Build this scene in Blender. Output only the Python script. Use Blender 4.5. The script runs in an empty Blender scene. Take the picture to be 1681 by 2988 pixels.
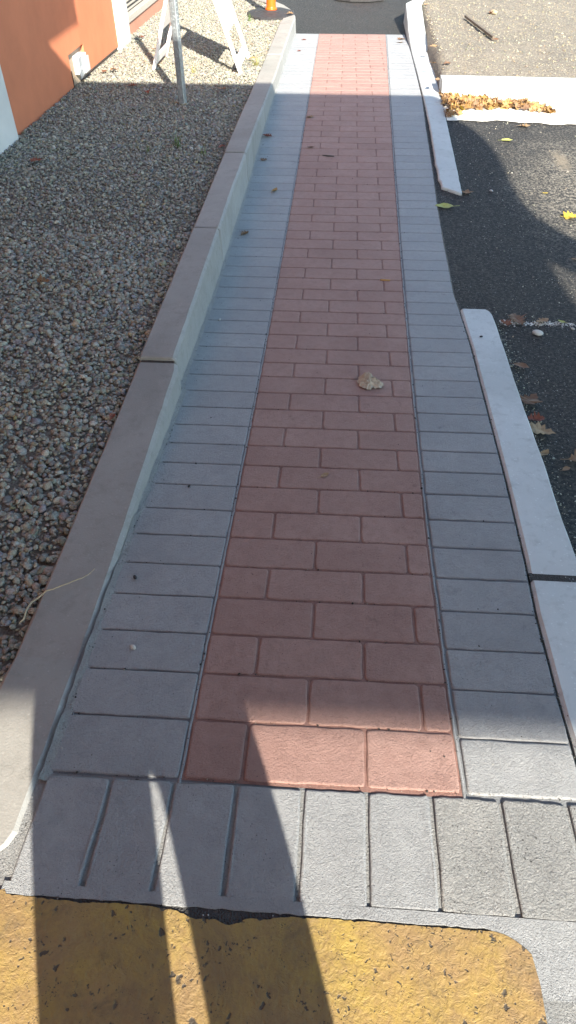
import bpy, bmesh, math, random
import numpy as np
from mathutils import noise as mn
from mathutils import Vector, Matrix, Euler
random.seed(7); rng = np.random.default_rng(7)
SC = bpy.context.scene
COL = SC.collection
R = math.radians

# ------------------------------------------------------------------ camera
CAM = Vector((0.1518, 0.0, 1.6707))
PITCH, YAW, ROLL = R(44.573), R(-4.047), R(-0.15)
fw = Vector((math.sin(YAW)*math.cos(PITCH), math.cos(YAW)*math.cos(PITCH), -math.sin(PITCH)))
rt = Vector((math.cos(YAW), -math.sin(YAW), 0)); up = rt.cross(fw)
rt2 = rt*math.cos(ROLL)+up*math.sin(ROLL); up2 = -rt*math.sin(ROLL)+up*math.cos(ROLL)
cd = bpy.data.cameras.new('camera'); cam = bpy.data.objects.new('camera', cd); COL.objects.link(cam)
M = Matrix((rt2, up2, -fw)).transposed().to_4x4(); M.translation = CAM
cam.matrix_world = M
cd.sensor_fit = 'VERTICAL'; cd.sensor_height = 36.0; cd.sensor_width = 24.0
cd.lens = 2000/2988*36.0
cd.clip_start = 0.03; cd.clip_end = 2000
SC.camera = cam

# ------------------------------------------------------------------ world, sun, exposure
SUN_EL = R(31.4); SUN_D = Vector((-0.351, 0.936, 0)).normalized()     # way the light travels over the ground
world = bpy.data.worlds.new('World'); SC.world = world; world.use_nodes = True
wn = world.node_tree.nodes; wl = world.node_tree.links
sky = wn.new('ShaderNodeTexSky'); sky.sky_type = 'NISHITA'; sky.sun_disc = False
sky.sun_elevation = SUN_EL
sky.sun_rotation = math.atan2(-SUN_D.x, -SUN_D.y) % (2*math.pi)
sky.air_density = 1.0; sky.dust_density = 0.5; sky.ozone_density = 0.8
wb = wn.new('ShaderNodeMix'); wb.data_type = 'RGBA'; wb.blend_type = 'MULTIPLY'; wb.inputs[0].default_value = 1; wb.inputs[7].default_value = (.955, 1.02, .985, 1)
wl.new(sky.outputs[0], wb.inputs[6]); wl.new(wb.outputs[2], wn['Background'].inputs[0]); wn['Background'].inputs[1].default_value = 0.118
sd = bpy.data.lights.new('sun', 'SUN'); sd.energy = 5.0; sd.angle = R(0.55); sd.color = (1.0, 0.925, 0.79)
sun = bpy.data.objects.new('sun', sd); COL.objects.link(sun)
L = Vector((SUN_D.x*math.cos(SUN_EL), SUN_D.y*math.cos(SUN_EL), -math.sin(SUN_EL)))
sun.rotation_euler = L.to_track_quat('-Z', 'Y').to_euler()
sun.location = (3, -6, 6)
SC.view_settings.view_transform = 'Standard'; SC.view_settings.look = 'None'
SC.view_settings.exposure = 1.68; SC.view_settings.gamma = 1.0
SC.view_settings.use_curve_mapping = False

# ------------------------------------------------------------------ terrain profile (ramp falls away from the camera, then levels)
PROF = [(-0.48,0.2665),(-0.32,0.2661),(-0.16,0.2654),(0.0,0.2642),(0.16,0.2619),(0.32,0.258),(0.48,0.251),(0.64,0.2385),(0.89,0.2157),(1.15,0.1924),(1.4,0.1687),(1.66,0.1444),(1.91,0.1197),(2.16,0.0945),(2.42,0.0704),(2.67,0.0499),(2.93,0.033),(3.18,0.0197),(3.44,0.0099),(3.69,0.0037),(3.95,0.0006),(4.2,0.0),(4.46,0.0018),(4.71,0.0059),(4.97,0.0125),(5.22,0.0214),(5.48,0.0318),(5.73,0.0404),(5.99,0.0472),(6.24,0.0523),(6.5,0.0557),(6.76,0.0573),(7.01,0.0574),(7.27,0.0566),(7.52,0.0551),(7.78,0.0527),(8.03,0.0496),(8.29,0.0456),(8.54,0.0408),(8.8,0.0346),(9.05,0.027),(9.31,0.018),(9.56,0.0076),(9.82,-0.0042),(10.42,-0.0292),(11.02,-0.0452),(11.62,-0.0554),(12.22,-0.0619),(12.82,-0.0661),(13.42,-0.0688),(14.62,-0.0716),(15.82,-0.0728)]
PA = np.array(PROF)
def prof(y): return float(np.interp(y, PA[:,0], PA[:,1]))
def zi(tab):
    t = np.array(tab); return lambda y: float(np.interp(y, t[:,0], t[:,1]))
asph = lambda y: 0.0 if y < 3.0 else prof(y)-0.012*min(1, (y-3.0)/.4)  if y > 3.4 else (prof(y)-.012)*(y-3.0)/.4
kerb_top0 = zi([(.8,.225),(1.3,.208),(2.4,.202),(5,.2),(7,.17),(9.5,.15),(12,.135)])
kerb_top = lambda y: max(kerb_top0(y), prof(y)+.004)
gravel_z = zi([(.4,.2),(1.2,.178),(5,.168),(6.5,.153),(9,.128),(13,.11)])
walk_r = zi([(.73,.728),(.913,.728),(1.154,.731),(1.305,.741),(1.58,.751),(1.81,.759),(2.07,.765),(2.29,.77),(2.73,.779),(3.13,.772),(3.29,.763),(3.63,.772),(4.03,.777),(4.5,.786),(4.87,.797),(5.15,.804),(5.6,.812),(5.99,.818),(6.25,.826),(6.8,.843),(7.9,.852),(8.8,.86),(9.9,.86)])
band_l = zi([(.6,-.122),(1,-.124),(1.65,-.127),(2.2,-.131),(2.7,-.136),(3.5,-.139),(4.4,-.138),(5.5,-.133),(6.5,-.132),(7.8,-.138),(9.3,-.150),(9.9,-.158)])
band_r = zi([(.6,.473),(.9,.468),(1.3,.468),(1.66,.473),(2.16,.484),(2.77,.499),(3.53,.514),(4.45,.529),(5.6,.542),(6.66,.558),(7.8,.580),(9.8,.629)])
ROWS = [0.627,0.772,0.903,1.026,1.155,1.278,1.404,1.529,1.656,1.779,1.902,2.027,2.157,2.284,2.419,2.542,2.675,2.808,2.939,3.056,3.189,3.312,3.445,3.573,3.704,3.828,3.956,4.079,4.21,4.323,4.449,4.573,4.702,4.831,4.963,5.098,5.231,5.35,5.489,5.609,5.735,5.867,5.991,6.119,6.249,6.376,6.501,6.628,6.765,6.88,7.01,7.131,7.268,7.40,7.525,7.65,7.771,7.904,8.033,8.155,8.291,8.418,8.545,8.68,8.805,8.925,9.059,9.19,9.318,9.445,9.562,9.692,9.828]
SL = 0.012                                                    # courses run very slightly askew

# ------------------------------------------------------------------ material kit
class NT:
    def __init__(s, name):
        s.m = bpy.data.materials.new(name); s.m.use_nodes = True
        s.n = s.m.node_tree.nodes; s.l = s.m.node_tree.links
        s.b = s.n['Principled BSDF']; s.b.inputs['Specular IOR Level'].default_value = .3
        s.geo = s.n.new('ShaderNodeNewGeometry'); s.P = s.geo.outputs['Position']
    def set(s, sock, v):
        if hasattr(v, 'links') or hasattr(v, 'is_output'): s.l.new(v, sock)
        else: sock.default_value = v
    def noise(s, scale, detail=4, rough=.55, vec=None, dist=0, stretch=None):
        t = s.n.new('ShaderNodeTexNoise'); t.inputs['Scale'].default_value = scale
        t.inputs['Detail'].default_value = detail; t.inputs['Roughness'].default_value = rough
        t.inputs['Distortion'].default_value = dist
        v = vec or s.P
        if stretch:
            mp = s.n.new('ShaderNodeMapping'); mp.inputs['Scale'].default_value = stretch; s.l.new(v, mp.inputs[0]); v = mp.outputs[0]
        s.l.new(v, t.inputs['Vector']); return t.outputs['Fac']
    def voro(s, scale, feature='F1', out='Distance', vec=None, rnd=1):
        t = s.n.new('ShaderNodeTexVoronoi'); t.feature = feature; t.inputs['Scale'].default_value = scale
        t.inputs['Randomness'].default_value = rnd
        s.l.new(vec or s.P, t.inputs['Vector']); return t.outputs[out]
    def ramp(s, fac, stops, interp='LINEAR'):
        r = s.n.new('ShaderNodeValToRGB'); s.l.new(fac, r.inputs[0]); e = r.color_ramp.elements; r.color_ramp.interpolation = interp
        while len(e) < len(stops): e.new(.5)
        for i, (p, c) in enumerate(stops):
            e[i].position = p; e[i].color = (c[0], c[1], c[2], 1) if hasattr(c, '__len__') else (c, c, c, 1)
        return r.outputs[0]
    def mix(s, fac, a, b, mode='MIX'):
        m = s.n.new('ShaderNodeMix'); m.data_type = 'RGBA'; m.blend_type = mode
        s.set(m.inputs[0], fac)
        for k, v in ((6, a), (7, b)):
            if isinstance(v, (tuple, list)): v = (v[0], v[1], v[2], 1)
            s.set(m.inputs[k], v)
        return m.outputs[2]
    def math(s, op, a, b=0.0):
        m = s.n.new('ShaderNodeMath'); m.operation = op; s.set(m.inputs[0], a); s.set(m.inputs[1], b); return m.outputs[0]
    def bump(s, h, dist, strength=1.0, prev=None):
        b = s.n.new('ShaderNodeBump'); b.inputs['Distance'].default_value = dist; b.inputs['Strength'].default_value = strength
        s.l.new(h, b.inputs['Height'])
        if prev: s.l.new(prev, b.inputs['Normal'])
        return b.outputs[0]
    def out(s, color=None, rough=None, normal=None, metal=None):
        if color is not None: s.set(s.b.inputs['Base Color'], color if not isinstance(color, (tuple, list)) else (*color[:3], 1))
        if rough is not None: s.set(s.b.inputs['Roughness'], rough)
        if normal is not None: s.l.new(normal, s.b.inputs['Normal'])
        if metal is not None: s.b.inputs['Metallic'].default_value = metal
        return s.m
    def attr(s, name):
        a = s.n.new('ShaderNodeAttribute'); a.attribute_name = name; return a.outputs['Color']
    def objrand(s):
        return s.n.new('ShaderNodeObjectInfo').outputs['Random']

def painted(name, base, light, dark, bumpd=.0028, specks=True, coarse=55., pits=False):
    t = NT(name)
    big = t.noise(5, 4, .6)
    mid = t.noise(38, 5, .6)
    c = t.mix(t.ramp(big, [(.35, 0), (.68, 1)]), base, light)
    c = t.mix(t.ramp(mid, [(.3, .45), (.55, 0)]), c, dark)
    c = t.mix(t.ramp(t.objrand(), [(0, .0), (1, .32)]), c, dark)
    c = t.mix(t.ramp(t.noise(230, 3, .7), [(.36, .22), (.5, 0)]), c, tuple(x*.62 for x in base))
    c = t.mix(t.ramp(t.noise(260, 3, .7, dist=.3), [(.54, 0), (.68, .35)]), c, tuple(min(1, x*1.35) for x in base))
    c = t.mix(t.ramp(t.noise(2.1, 7, .75, dist=.5), [(.50, 0), (.68, .45)]), c, dark)
    if specks:
        v = t.voro(95); g = t.noise(9, 3)
        pit = t.math('MULTIPLY', t.ramp(v, [(.07, 1), (.13, 0)]), t.ramp(g, [(.52, 0), (.62, 1)]))
        c = t.mix(pit, c, tuple(x*.14 for x in base))
        st = t.noise(15, 6, .65, dist=.4)
        c = t.mix(t.ramp(st, [(.64, 0), (.74, .4)]), c, tuple(x*.45 for x in base))
    if pits:
        pv = t.voro(110); pm = t.math('MULTIPLY', t.ramp(pv, [(.16, 1), (.30, 0)]), t.ramp(t.noise(14, 5, .7), [(.52, 0), (.62, .9)])); c = t.mix(pm, c, tuple(x*.16 for x in base))
    n1 = t.noise(coarse*7, 4, .65, dist=.2); n2 = t.noise(coarse*2.4, 6, .68, dist=.35); n3 = t.noise(coarse*.5, 4, .6)
    n1b = t.ramp(n1, [(.30, 0), (.70, 1)]); n2b = t.ramp(n2, [(.42, 0), (.60, 1)])
    n2b = t.math('MULTIPLY', n2b, t.ramp(n3, [(.35, .35), (.65, 1)]))
    nn = t.bump(n1b, bumpd*.9); nn = t.bump(n2b, bumpd*.5, .9, nn)
    return t.out(c, .72, nn)

M_GREY = painted('grey_paint', (.358,.368,.382), (.405,.413,.42), (.28,.29,.303))
M_GREYR = painted('grey_paint_rough', (.365,.368,.366), (.42,.42,.412), (.28,.285,.288), .0056, True, 38., True)
M_RED = painted('red_paint', (.40,.245,.21), (.45,.29,.25), (.30,.175,.15))
M_GBED = painted('grey_joint', (.22,.23,.245), (.28,.29,.30), (.10,.105,.11), .001)
M_RBED = painted('red_joint', (.26,.145,.12), (.31,.18,.15), (.12,.066,.055), .001)

def concrete(name, base, light, dark, stain=.3, bumpd=.0006, fine=260):
    t = NT(name)
    c = t.mix(t.ramp(t.noise(3.2, 6, .65), [(.32, 0), (.7, 1)]), base, light)
    c = t.mix(t.ramp(t.noise(23, 6, .7, dist=.3), [(.52, 0), (.72, stain)]), c, dark)
    fl = t.voro(85); c = t.mix(t.math('MULTIPLY', t.ramp(fl, [(.10, 1), (.30, 0)]), t.ramp(t.noise(30, 2), [(.46, 0), (.6, .6)])), c, tuple(min(1, x*1.5) for x in base))
    rg = t.voro(17, vec=None); rm = t.math('MULTIPLY', t.ramp(rg, [(.20, 0), (.24, 1), (.27, 0)]), t.ramp(t.noise(4.2, 2), [(.56, 0), (.62, .28)])); c = t.mix(rm, c, tuple(x*.5 for x in base))
    pt = t.voro(70); pm = t.noise(6, 2)
    pit = t.math('MULTIPLY', t.ramp(pt, [(.04, 1), (.09, 0)]), t.ramp(pm, [(.55, 0), (.62, 1)]))
    c = t.mix(pit, c, tuple(x*.25 for x in base))
    c = t.mix(t.ramp(t.noise(1.3, 8, .75, dist=.6), [(.5, 0), (.62, .35)]), c, dark)
    c = t.mix(t.ramp(t.objrand(), [(0, 0), (1, .22)]), c, dark)
    n = t.bump(t.noise(fine, 4, .6), bumpd); n = t.bump(t.noise(12, 3), .0015, .5, n)
    return t.out(c, .8, n)
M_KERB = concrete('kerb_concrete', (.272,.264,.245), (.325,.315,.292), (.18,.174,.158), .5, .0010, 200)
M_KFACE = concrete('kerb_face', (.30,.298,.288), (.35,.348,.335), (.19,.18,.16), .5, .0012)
M_WKERB = concrete('pale_kerb_concrete', (.50,.535,.53), (.57,.60,.59), (.34,.36,.35), .6, .0006)
M_PAN = concrete('pale_gutter_concrete', (.62,.61,.57), (.70,.69,.65), (.46,.45,.42), .35)

def asphalt(name, base, worn=False):
    t = NT(name)
    v1 = t.voro(210, out='Color'); v1d = t.voro(210)
    sep = t.n.new('ShaderNodeSeparateColor'); t.l.new(v1, sep.inputs[0])
    dens = t.ramp(t.noise(3.0, 4, .6), [(.35, .015), (.7, .06)])
    sp = t.math('LESS_THAN', sep.outputs[0], dens)
    sp = t.math('MULTIPLY', sp, t.ramp(v1d, [(.30, 1), (.42, 0)]))
    c = t.mix(t.ramp(t.noise(1.4, 5, .6), [(.3, 0), (.7, 1)]), base, tuple(x*1.5 for x in base))
    c = t.mix(t.ramp(sep.outputs[1], [(0, 0), (1, .55)]), c, tuple(x*1.8 for x in base))
    if worn:
        # bleached, worn patch where the binder has gone, plus a sandy smear
        sx = t.n.new('ShaderNodeSeparateXYZ'); t.l.new(t.P, sx.inputs[0])
        dx = t.math('MULTIPLY', t.math('SUBTRACT', sx.outputs[0], 1.95), 1.15)
        dy = t.math('MULTIPLY', t.math('SUBTRACT', sx.outputs[1], 4.75), .62)
        d = t.math('SQRT', t.math('ADD', t.math('MULTIPLY', dx, dx), t.math('MULTIPLY', dy, dy)))
        d = t.math('ADD', d, t.math('MULTIPLY', t.noise(5, 6, .7), .9))
        w = t.ramp(t.math('MULTIPLY', d, .5), [(.38, 1), (.66, .22)])
        agg = t.ramp(t.noise(62, 5, .75), [(.46, .02), (.60, 1)])
        c = t.mix(t.math('MULTIPLY', w, agg), c, (.30,.27,.22))
        dx2 = t.math('MULTIPLY', t.math('SUBTRACT', sx.outputs[0], 1.74), 11.)
        dy2 = t.math('MULTIPLY', t.math('SUBTRACT', sx.outputs[1], 5.38), 3.)
        d2 = t.math('SQRT', t.math('ADD', t.math('MULTIPLY', dx2, dx2), t.math('MULTIPLY', dy2, dy2)))
        d2 = t.math('ADD', d2, t.math('MULTIPLY', t.noise(26, 6, .8), 2.2))
        c = t.mix(t.ramp(t.math('MULTIPLY', d2, .5), [(.62, .75), (.92, 0)]), c, (.25,.21,.155))
    c = t.mix(sp, c, (.42,.42,.40))
    h = t.math('ADD', t.ramp(v1d, [(.1, 1), (.6, 0)]), t.math('MULTIPLY', t.noise(90, 4), 1.2))
    return t.out(c, .82, t.bump(h, .0035, .9))
M_ASPH = asphalt('asphalt', (.014,.0145,.016), True)
M_ASPH2 = asphalt('far_asphalt', (.036,.036,.036))

def simple(name, col, rough=.6, metal=0., var=.25, scale=30, bumpd=0, spec=None):
    t = NT(name)
    c = t.mix(t.ramp(t.noise(scale, 4), [(.3, 0), (.7, 1)]), tuple(x*(1-var) for x in col), tuple(min(1, x*(1+var*.6)) for x in col))
    n = t.bump(t.noise(scale*6, 4), bumpd) if bumpd else None
    m = t.out(c, rough, n, metal)
    if spec is not None: t.b.inputs['Specular IOR Level'].default_value = spec
    return m

def yellow_mat():
    t = NT('worn_yellow_paint')
    big = t.noise(6, 5, .6)
    c = t.mix(t.ramp(big, [(.36, 0), (.62, 1)]), (.315,.215,.062), (.245,.158,.088))
    c = t.mix(t.ramp(t.noise(2.2, 3), [(.45, 0), (.66, .6)]), c, (.335,.245,.06))
    c = t.mix(t.ramp(t.noise(60, 6, .7), [(.46, 0), (.66, .55)]), c, (.22,.14,.07))
    c = t.mix(t.ramp(t.noise(4.5, 8, .8, dist=.8), [(.46, 0), (.62, .55)]), c, (.16,.105,.06))
    # bare black spots where the paint has chipped
    warp = t.n.new('ShaderNodeVectorMath'); warp.operation = 'MULTIPLY_ADD'
    nz = t.n.new('ShaderNodeTexNoise'); nz.inputs['Scale'].default_value = 60; nz.inputs['Detail'].default_value = 4; t.l.new(t.P, nz.inputs['Vector'])
    t.l.new(nz.outputs['Color'], warp.inputs[0]); warp.inputs[1].default_value = (.030,)*3; t.l.new(t.P, warp.inputs[2])
    masks = []
    for sc, hi, dn in ((19, .15, (.42, .52)), (36, .20, (.45, .55)), (80, .24, (.50, .60)), (200, .28, (.54,.66))):
        v = t.voro(sc, vec=warp.outputs[0]); g = t.noise(7+sc*.1, 3)
        masks.append(t.math('MULTIPLY', t.ramp(v, [(hi*.55, 1), (hi, 0)]), t.ramp(g, [(dn[0], 0), (dn[1], 1)])))
    m = t.math('MAXIMUM', t.math('MAXIMUM', masks[0], masks[1]), t.math('MAXIMUM', masks[2], masks[3]))
    c = t.mix(t.ramp(m, [(.1, 0), (.5, .88)]), c, (.045,.042,.040))
    sm = t.ramp(t.noise(9, 8, .75, dist=.6), [(.56, 0), (.70, .7)]); c = t.mix(sm, c, (.12,.09,.055))
    rid = t.ramp(t.noise(58, 6, .66, dist=.6), [(.42, 0), (.58, 1)])
    n = t.bump(t.noise(230, 4, .6), .0010); n = t.bump(rid, .0009, .8, n); n = t.bump(t.math('SUBTRACT', 1.0, m), .0015, 1, n)
    return t.out(c, .55, n)
M_YEL = yellow_mat()

# ------------------------------------------------------------------ mesh kit
def tag(o, label=None, cat=None, group=None, kind=None):
    if label: o['label'] = label
    if cat: o['category'] = cat
    if group: o['group'] = group
    if kind: o['kind'] = kind
    return o
def empty(name, loc=(0,0,0), rz=0, parent=None):
    o = bpy.data.objects.new(name, None); COL.objects.link(o); o.location = loc; o.rotation_euler = (0,0,rz); o.empty_display_size = .1
    if parent: o.parent = parent
    return o
def mk(name, verts, faces, mat, parent=None, loc=(0,0,0), smooth=False, mats=None, fm=None):
    """verts in parent space; loc becomes the object's origin"""
    me = bpy.data.meshes.new(name)
    v = np.asarray(verts, float) - np.asarray(loc, float)
    me.from_pydata(v.tolist(), [], faces)
    for m in (mats or [mat]): me.materials.append(m)
    if fm is not None: me.polygons.foreach_set('material_index', fm)
    if smooth is True: me.polygons.foreach_set('use_smooth', [True]*len(me.polygons))
    elif smooth: me.polygons.foreach_set('use_smooth', smooth)
    me.update(); me.validate()
    o = bpy.data.objects.new(name, me); COL.objects.link(o); o.location = loc
    if parent: o.parent = parent
    return o
def box_vf(a, b, bev=0.0):
    bm = bmesh.new(); bmesh.ops.create_cube(bm, size=1)
    for v in bm.verts:
        v.co = Vector([(a[i]+b[i])/2 + v.co[i]*(b[i]-a[i]) for i in range(3)])
    if bev: bmesh.ops.bevel(bm, geom=list(bm.edges), offset=bev, segments=2, affect='EDGES', profile=.6)
    bm.verts.index_update(); vs = [tuple(v.co) for v in bm.verts]; fs = [[v.index for v in f.verts] for f in bm.faces]; bm.free(); return vs, fs
def box(name, a, b, mat, parent=None, bev=0.0, xf=None):
    vs, fs = box_vf(a, b, bev)
    if xf: vs = [tuple(xf @ Vector(v)) for v in vs]
    return mk(name, vs, fs, mat, parent, tuple(np.mean(vs, 0)))
def grid(name, xs, ys, zf, mat, parent=None, smooth=True, jit=0):
    nx, ny = len(xs), len(ys)
    vs = [(x, y, zf(x, y)+(random.uniform(-jit, jit) if jit else 0)) for y in ys for x in xs]
    fs = [(j*nx+i, j*nx+i+1, (j+1)*nx+i+1, (j+1)*nx+i) for j in range(ny-1) for i in range(nx-1)]
    return mk(name, vs, fs, mat, parent, smooth=smooth)
def loft(name, sections, mat, parent=None, smooth=False, mats=None, segmat=None, caps=True, loc=None):
    """sections: list of equal-length rings (closed) of 3-D points"""
    n = len(sections[0]); vs = [p for s in sections for p in s]; fs = []; fm = []
    for k in range(len(sections)-1):
        for i in range(n):
            j = (i+1) % n
            fs.append((k*n+i, k*n+j, (k+1)*n+j, (k+1)*n+i)); fm.append(segmat[i] if segmat else 0)
    if caps:
        fs.append(tuple(range(n))[::-1]); fm.append(0); fs.append(tuple((len(sections)-1)*n+i for i in range(n))); fm.append(0)
    o = mk(name, vs, fs, mat, parent, loc or tuple(np.mean(vs, 0)), smooth, mats, fm if mats else None)
    bm = bmesh.new(); bm.from_mesh(o.data); bmesh.ops.recalc_face_normals(bm, faces=bm.faces); bm.to_mesh(o.data); bm.free()
    return o

# ------------------------------------------------------------------ SETTING: ground sheet (asphalt) to the horizon
ys_f = list(np.arange(2.6, 15.9, .15)); ysg = [-300,-60,-12,-3,0,1.5]+ys_f+[20,40,90,300]
def gz(x, y):
    return asph(y) if y < 15.9 else -.085
g = grid('ground', [-300,-60,-12,-4,-2.3,-1,0,.9,1.1,1.5,2.2,3.5,6,12,60,300], ysg, gz, M_ASPH)
tag(g, kind='structure')

# landing at the head of the ramp: rough grey-painted concrete, bare strip, yellow paint
landing = empty('landing'); tag(landing, kind='structure')
yl = list(np.linspace(-3.2, .62, 36))
lv = []; xsL = list(np.linspace(-3.0, 2.6, 60))
grid('slab_top', xsL, yl, lambda x, y: prof(y)-.004, M_GREYR, landing)
mk('slab_side', [(-3,.62,prof(.62)-.004),(2.6,.62,prof(.62)-.004),(2.6,.62,-.05),(-3,.62,-.05),(2.6,-3.2,.2665-.004),(2.6,-3.2,-.05)], [(0,3,2,1),(1,2,5,4)], M_GREYR, landing)
# exposed dark strip between grey and yellow
def strip_poly(name, top, bot, dz, mat, parent, sub=1):
    vs = []; fs = []
    for (x1, y1), (x2, y2) in zip(top, bot):
        for k in range(sub+1):
            f = k/sub; x = x1+(x2-x1)*f; y = y1+(y2-y1)*f; vs.append((x, y, prof(y)+dz))
    m = sub+1
    for i in range(len(top)-1):
        for k in range(sub): fs.append((i*m+k, (i+1)*m+k, (i+1)*m+k+1, i*m+k+1))
    return mk(name, vs, fs[::1], mat, parent)
xs = np.linspace(-.41, .50, 90)
strip_poly('bare_strip', [(x, .379) for x in xs], [(x, .30) for x in xs], -.001, M_ASPH2, landing)
yt = []
for x in np.linspace(-.9, .571, 240):
    # far edge of the yellow: frayed, pulled back where the paint is gone
    e = .3765
    if x < -.41: e = .386 + .004*math.sin(x*31)
    bare = math.exp(-((x-.0)/.085)**2)*.019 + math.exp(-((x+.27)/.06)**2)*.004
    e -= bare*(1+.25*math.sin(x*90)) + abs(random.gauss(0, .0012))
    if x > .485: e = .3765 - .045*((x-.485)/.085)**2.4 - abs(random.gauss(0, .001))
    if x > .562: e = .335 - (x-.562)*13
    yt.append((x, e))
yb = [(x if x < .55 else .552, -3.0) for x, e in yt]
vs = []; fs = []; rows_y = 30
for i, ((x, e), _) in enumerate(zip(yt, yb)):
    for k in range(rows_y+1):
        f = (k/rows_y)**2.2; y = e+(-3.0-e)*f; xx = x
        if i == len(yt)-1: xx = .571+.006*math.sin(y*23)
        vs.append((xx, y, prof(y)+.0015))
for i in range(len(yt)-1):
    for k in range(rows_y): a = i*(rows_y+1)+k; b = a+rows_y+1; fs.append((a, a+1, b+1, b))
mk('yellow_paint', vs, fs, M_YEL, landing)

# ------------------------------------------------------------------ WALKWAY
walk = empty('walkway', (0, 0, 0)); tag(walk, kind='structure')
yw = list(np.linspace(.62, 9.86, 90))
GD = .0046
vs = []; fs = []
for y in yw:
    for k in range(7):
        x = -.46+(walk_r(y)+.46)*k/6; vs.append((x, y+SL*x*0, prof(y)-GD))
for j in range(len(yw)-1):
    for i in range(6): a = j*7+i; fs.append((a, a+1, a+8, a+7))
mk('joint_bed', vs, fs, M_GBED, walk, smooth=True)
vs = []; fs = []
for y in yw:
    for k in range(4):
        a = band_l(y)-.001; b = band_r(y)+.001; x = a+(b-a)*k/3; vs.append((x, y+.004, prof(y+.004)-GD+.0012))
for j in range(len(yw)-1):
    for i in range(3): a = j*4+i; fs.append((a, a+1, a+5, a+4))
mk('red_joint_bed', vs, fs, M_RBED, walk, smooth=True)

def paver(name, x0f, x1f, ya, yb, mat, top=0.0, depth=GD, gap=.0042, near=True, slope=SL, rad=.008, amp=.0011):
    """one stamped block; x0f/x1f functions of y, rows askew by slope"""
    def yy(y, x): return y+slope*x
    g = gap
    pts = []
    nx = 7 if near else 3; ny = 3 if near else 2
    xa0, xb0 = x0f(ya)+g, x1f(ya)-g; xa1, xb1 = x0f(yb)+g, x1f(yb)-g
    if xb0-xa0 < .012: return None
    r = min(rad, (xb0-xa0)*.3)
    y0, y1 = ya+g, yb-g
    def cor(cx, cy, sx, sy):
        if near: return [(cx+sx*r, cy), (cx+sx*r*.3, cy+sy*r*.3), (cx, cy+sy*r)]
        return [(cx+sx*r, cy), (cx, cy+sy*r)]
    c = cor(xa0, y0, 1, 1)[::-1]; pts += c
    pts += [(xa0+(xb0-xa0)*k/nx, y0) for k in range(1, nx)]
    pts += cor(xb0, y0, -1, 1)
    pts += [(xb0+(xb1-xb0)*k/ny, y0+(y1-y0)*k/ny) for k in range(1, ny)]
    pts += cor(xb1, y1, -1, -1)[::-1]
    pts += [(xb1+(xa1-xb1)*k/nx, y1) for k in range(1, nx)]
    pts += cor(xa1, y1, 1, -1)
    pts += [(xa1+(xa0-xa1)*k/ny, y1+(y0-y1)*k/ny) for k in range(1, ny)]
    A = amp if near else amp*.7
    pts = [(x+random.gauss(0, A*.6), y+random.gauss(0, A*.6)) for x, y in pts]
    cx, cy = (xa0+xb0)/2, (ya+yb)/2
    hx, hy = (xb0-xa0)/2, (y1-y0)/2
    def ring(ins, dz):
        o = []
        for x, y in pts:
            x2 = cx+(x-cx)*(1-ins/hx); y2 = cy+(y-cy)*(1-ins/hy); Y = yy(y2, x2)
            o.append((x2, Y, prof(Y)+dz))
        return o
    rings = [ring(-.0006, -depth-.0008+top), ring(.0008, -.0014+top), ring(.0028, -.0003+top)] if near else [ring(-.0006, -depth-.0008+top), ring(.0022, top)]
    if near: rings.append(ring(.0055, top))
    n = len(pts); vs = [p for rg in rings for p in rg]; fs = []; sm = []
    for k in range(len(rings)-1):
        for i in range(n):
            j = (i+1) % n; fs.append((k*n+i, k*n+j, (k+1)*n+j, (k+1)*n+i)); sm.append(near)
    fs.append(tuple((len(rings)-1)*n+i for i in range(n))); sm.append(False)
    return mk(name, vs, fs, mat, walk, (cx, yy(cy, cx), prof(cy)), smooth=sm)

kx = zi([(.4,-.416),(1,-.423),(2.28,-.431),(2.32,-.449),(4.2,-.455),(5,-.448),(7,-.438),(9.6,-.44)])
const = lambda v: (lambda y: v)
J0 = zi([(.6,.008),(1.4,.004),(2.5,-.001),(4.5,.0),(6,.005),(7.5,.004),(9.8,-.007)])
J1 = zi([(.6,.272),(2,.270),(3.2,.275),(5,.281),(7,.279),(9.8,.270)])
for i in range(len(ROWS)-1):
    ya, yb = ROWS[i], ROWS[i+1]; ym = (ya+yb)/2; near = i < 22
    Lb = J1(ym)-J0(ym); off = random.gauss(0, .0015)
    js = [J0(ym)+off, J1(ym)+off, J1(ym)+Lb+off] if i % 2 == 0 else [(J0(ym)+J1(ym))/2+off, (J0(ym)+J1(ym))/2+Lb+off]
    js = [j for j in js if j < band_r(ym)-.03]
    cuts = [band_l]+[const(j) for j in js]+[band_r]
    for a, b in zip(cuts[:-1], cuts[1:]):
        paver('brick', a, b, ya+random.gauss(0,.0006), yb, M_RED, near=near, gap=.0030)
    # grey blocks, left of the red band
    paver('paver', lambda y: kx(y)+.001, lambda y: band_l(y)-.006, ya, yb, M_GREY, near=near, rad=.006, gap=.0024)
    ro = float(np.interp(ym, [.7, 1.2, 2.2, 3.2, 4.4, 5.7, 7, 9.8], [-.012, -.012, .012, .004, 0, .03, .02, 0]))
    if i == 0: paver('paver', lambda y: band_r(y)+.010, lambda y: walk_r(y)+.001, ROWS[0], yb+ro, M_GREY, near=near, rad=.006, gap=.0024)
    elif i < len(ROWS)-2: paver('paver', lambda y: band_r(y)+.010, lambda y: walk_r(y)+.001, ya+ro, yb+ro, M_GREY, near=near, rad=.006, gap=.0024)
    else: paver('paver', lambda y: band_r(y)+.010, lambda y: walk_r(y)+.001, ya+ro, yb, M_GREY, near=near, rad=.006, gap=.0024)
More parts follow.
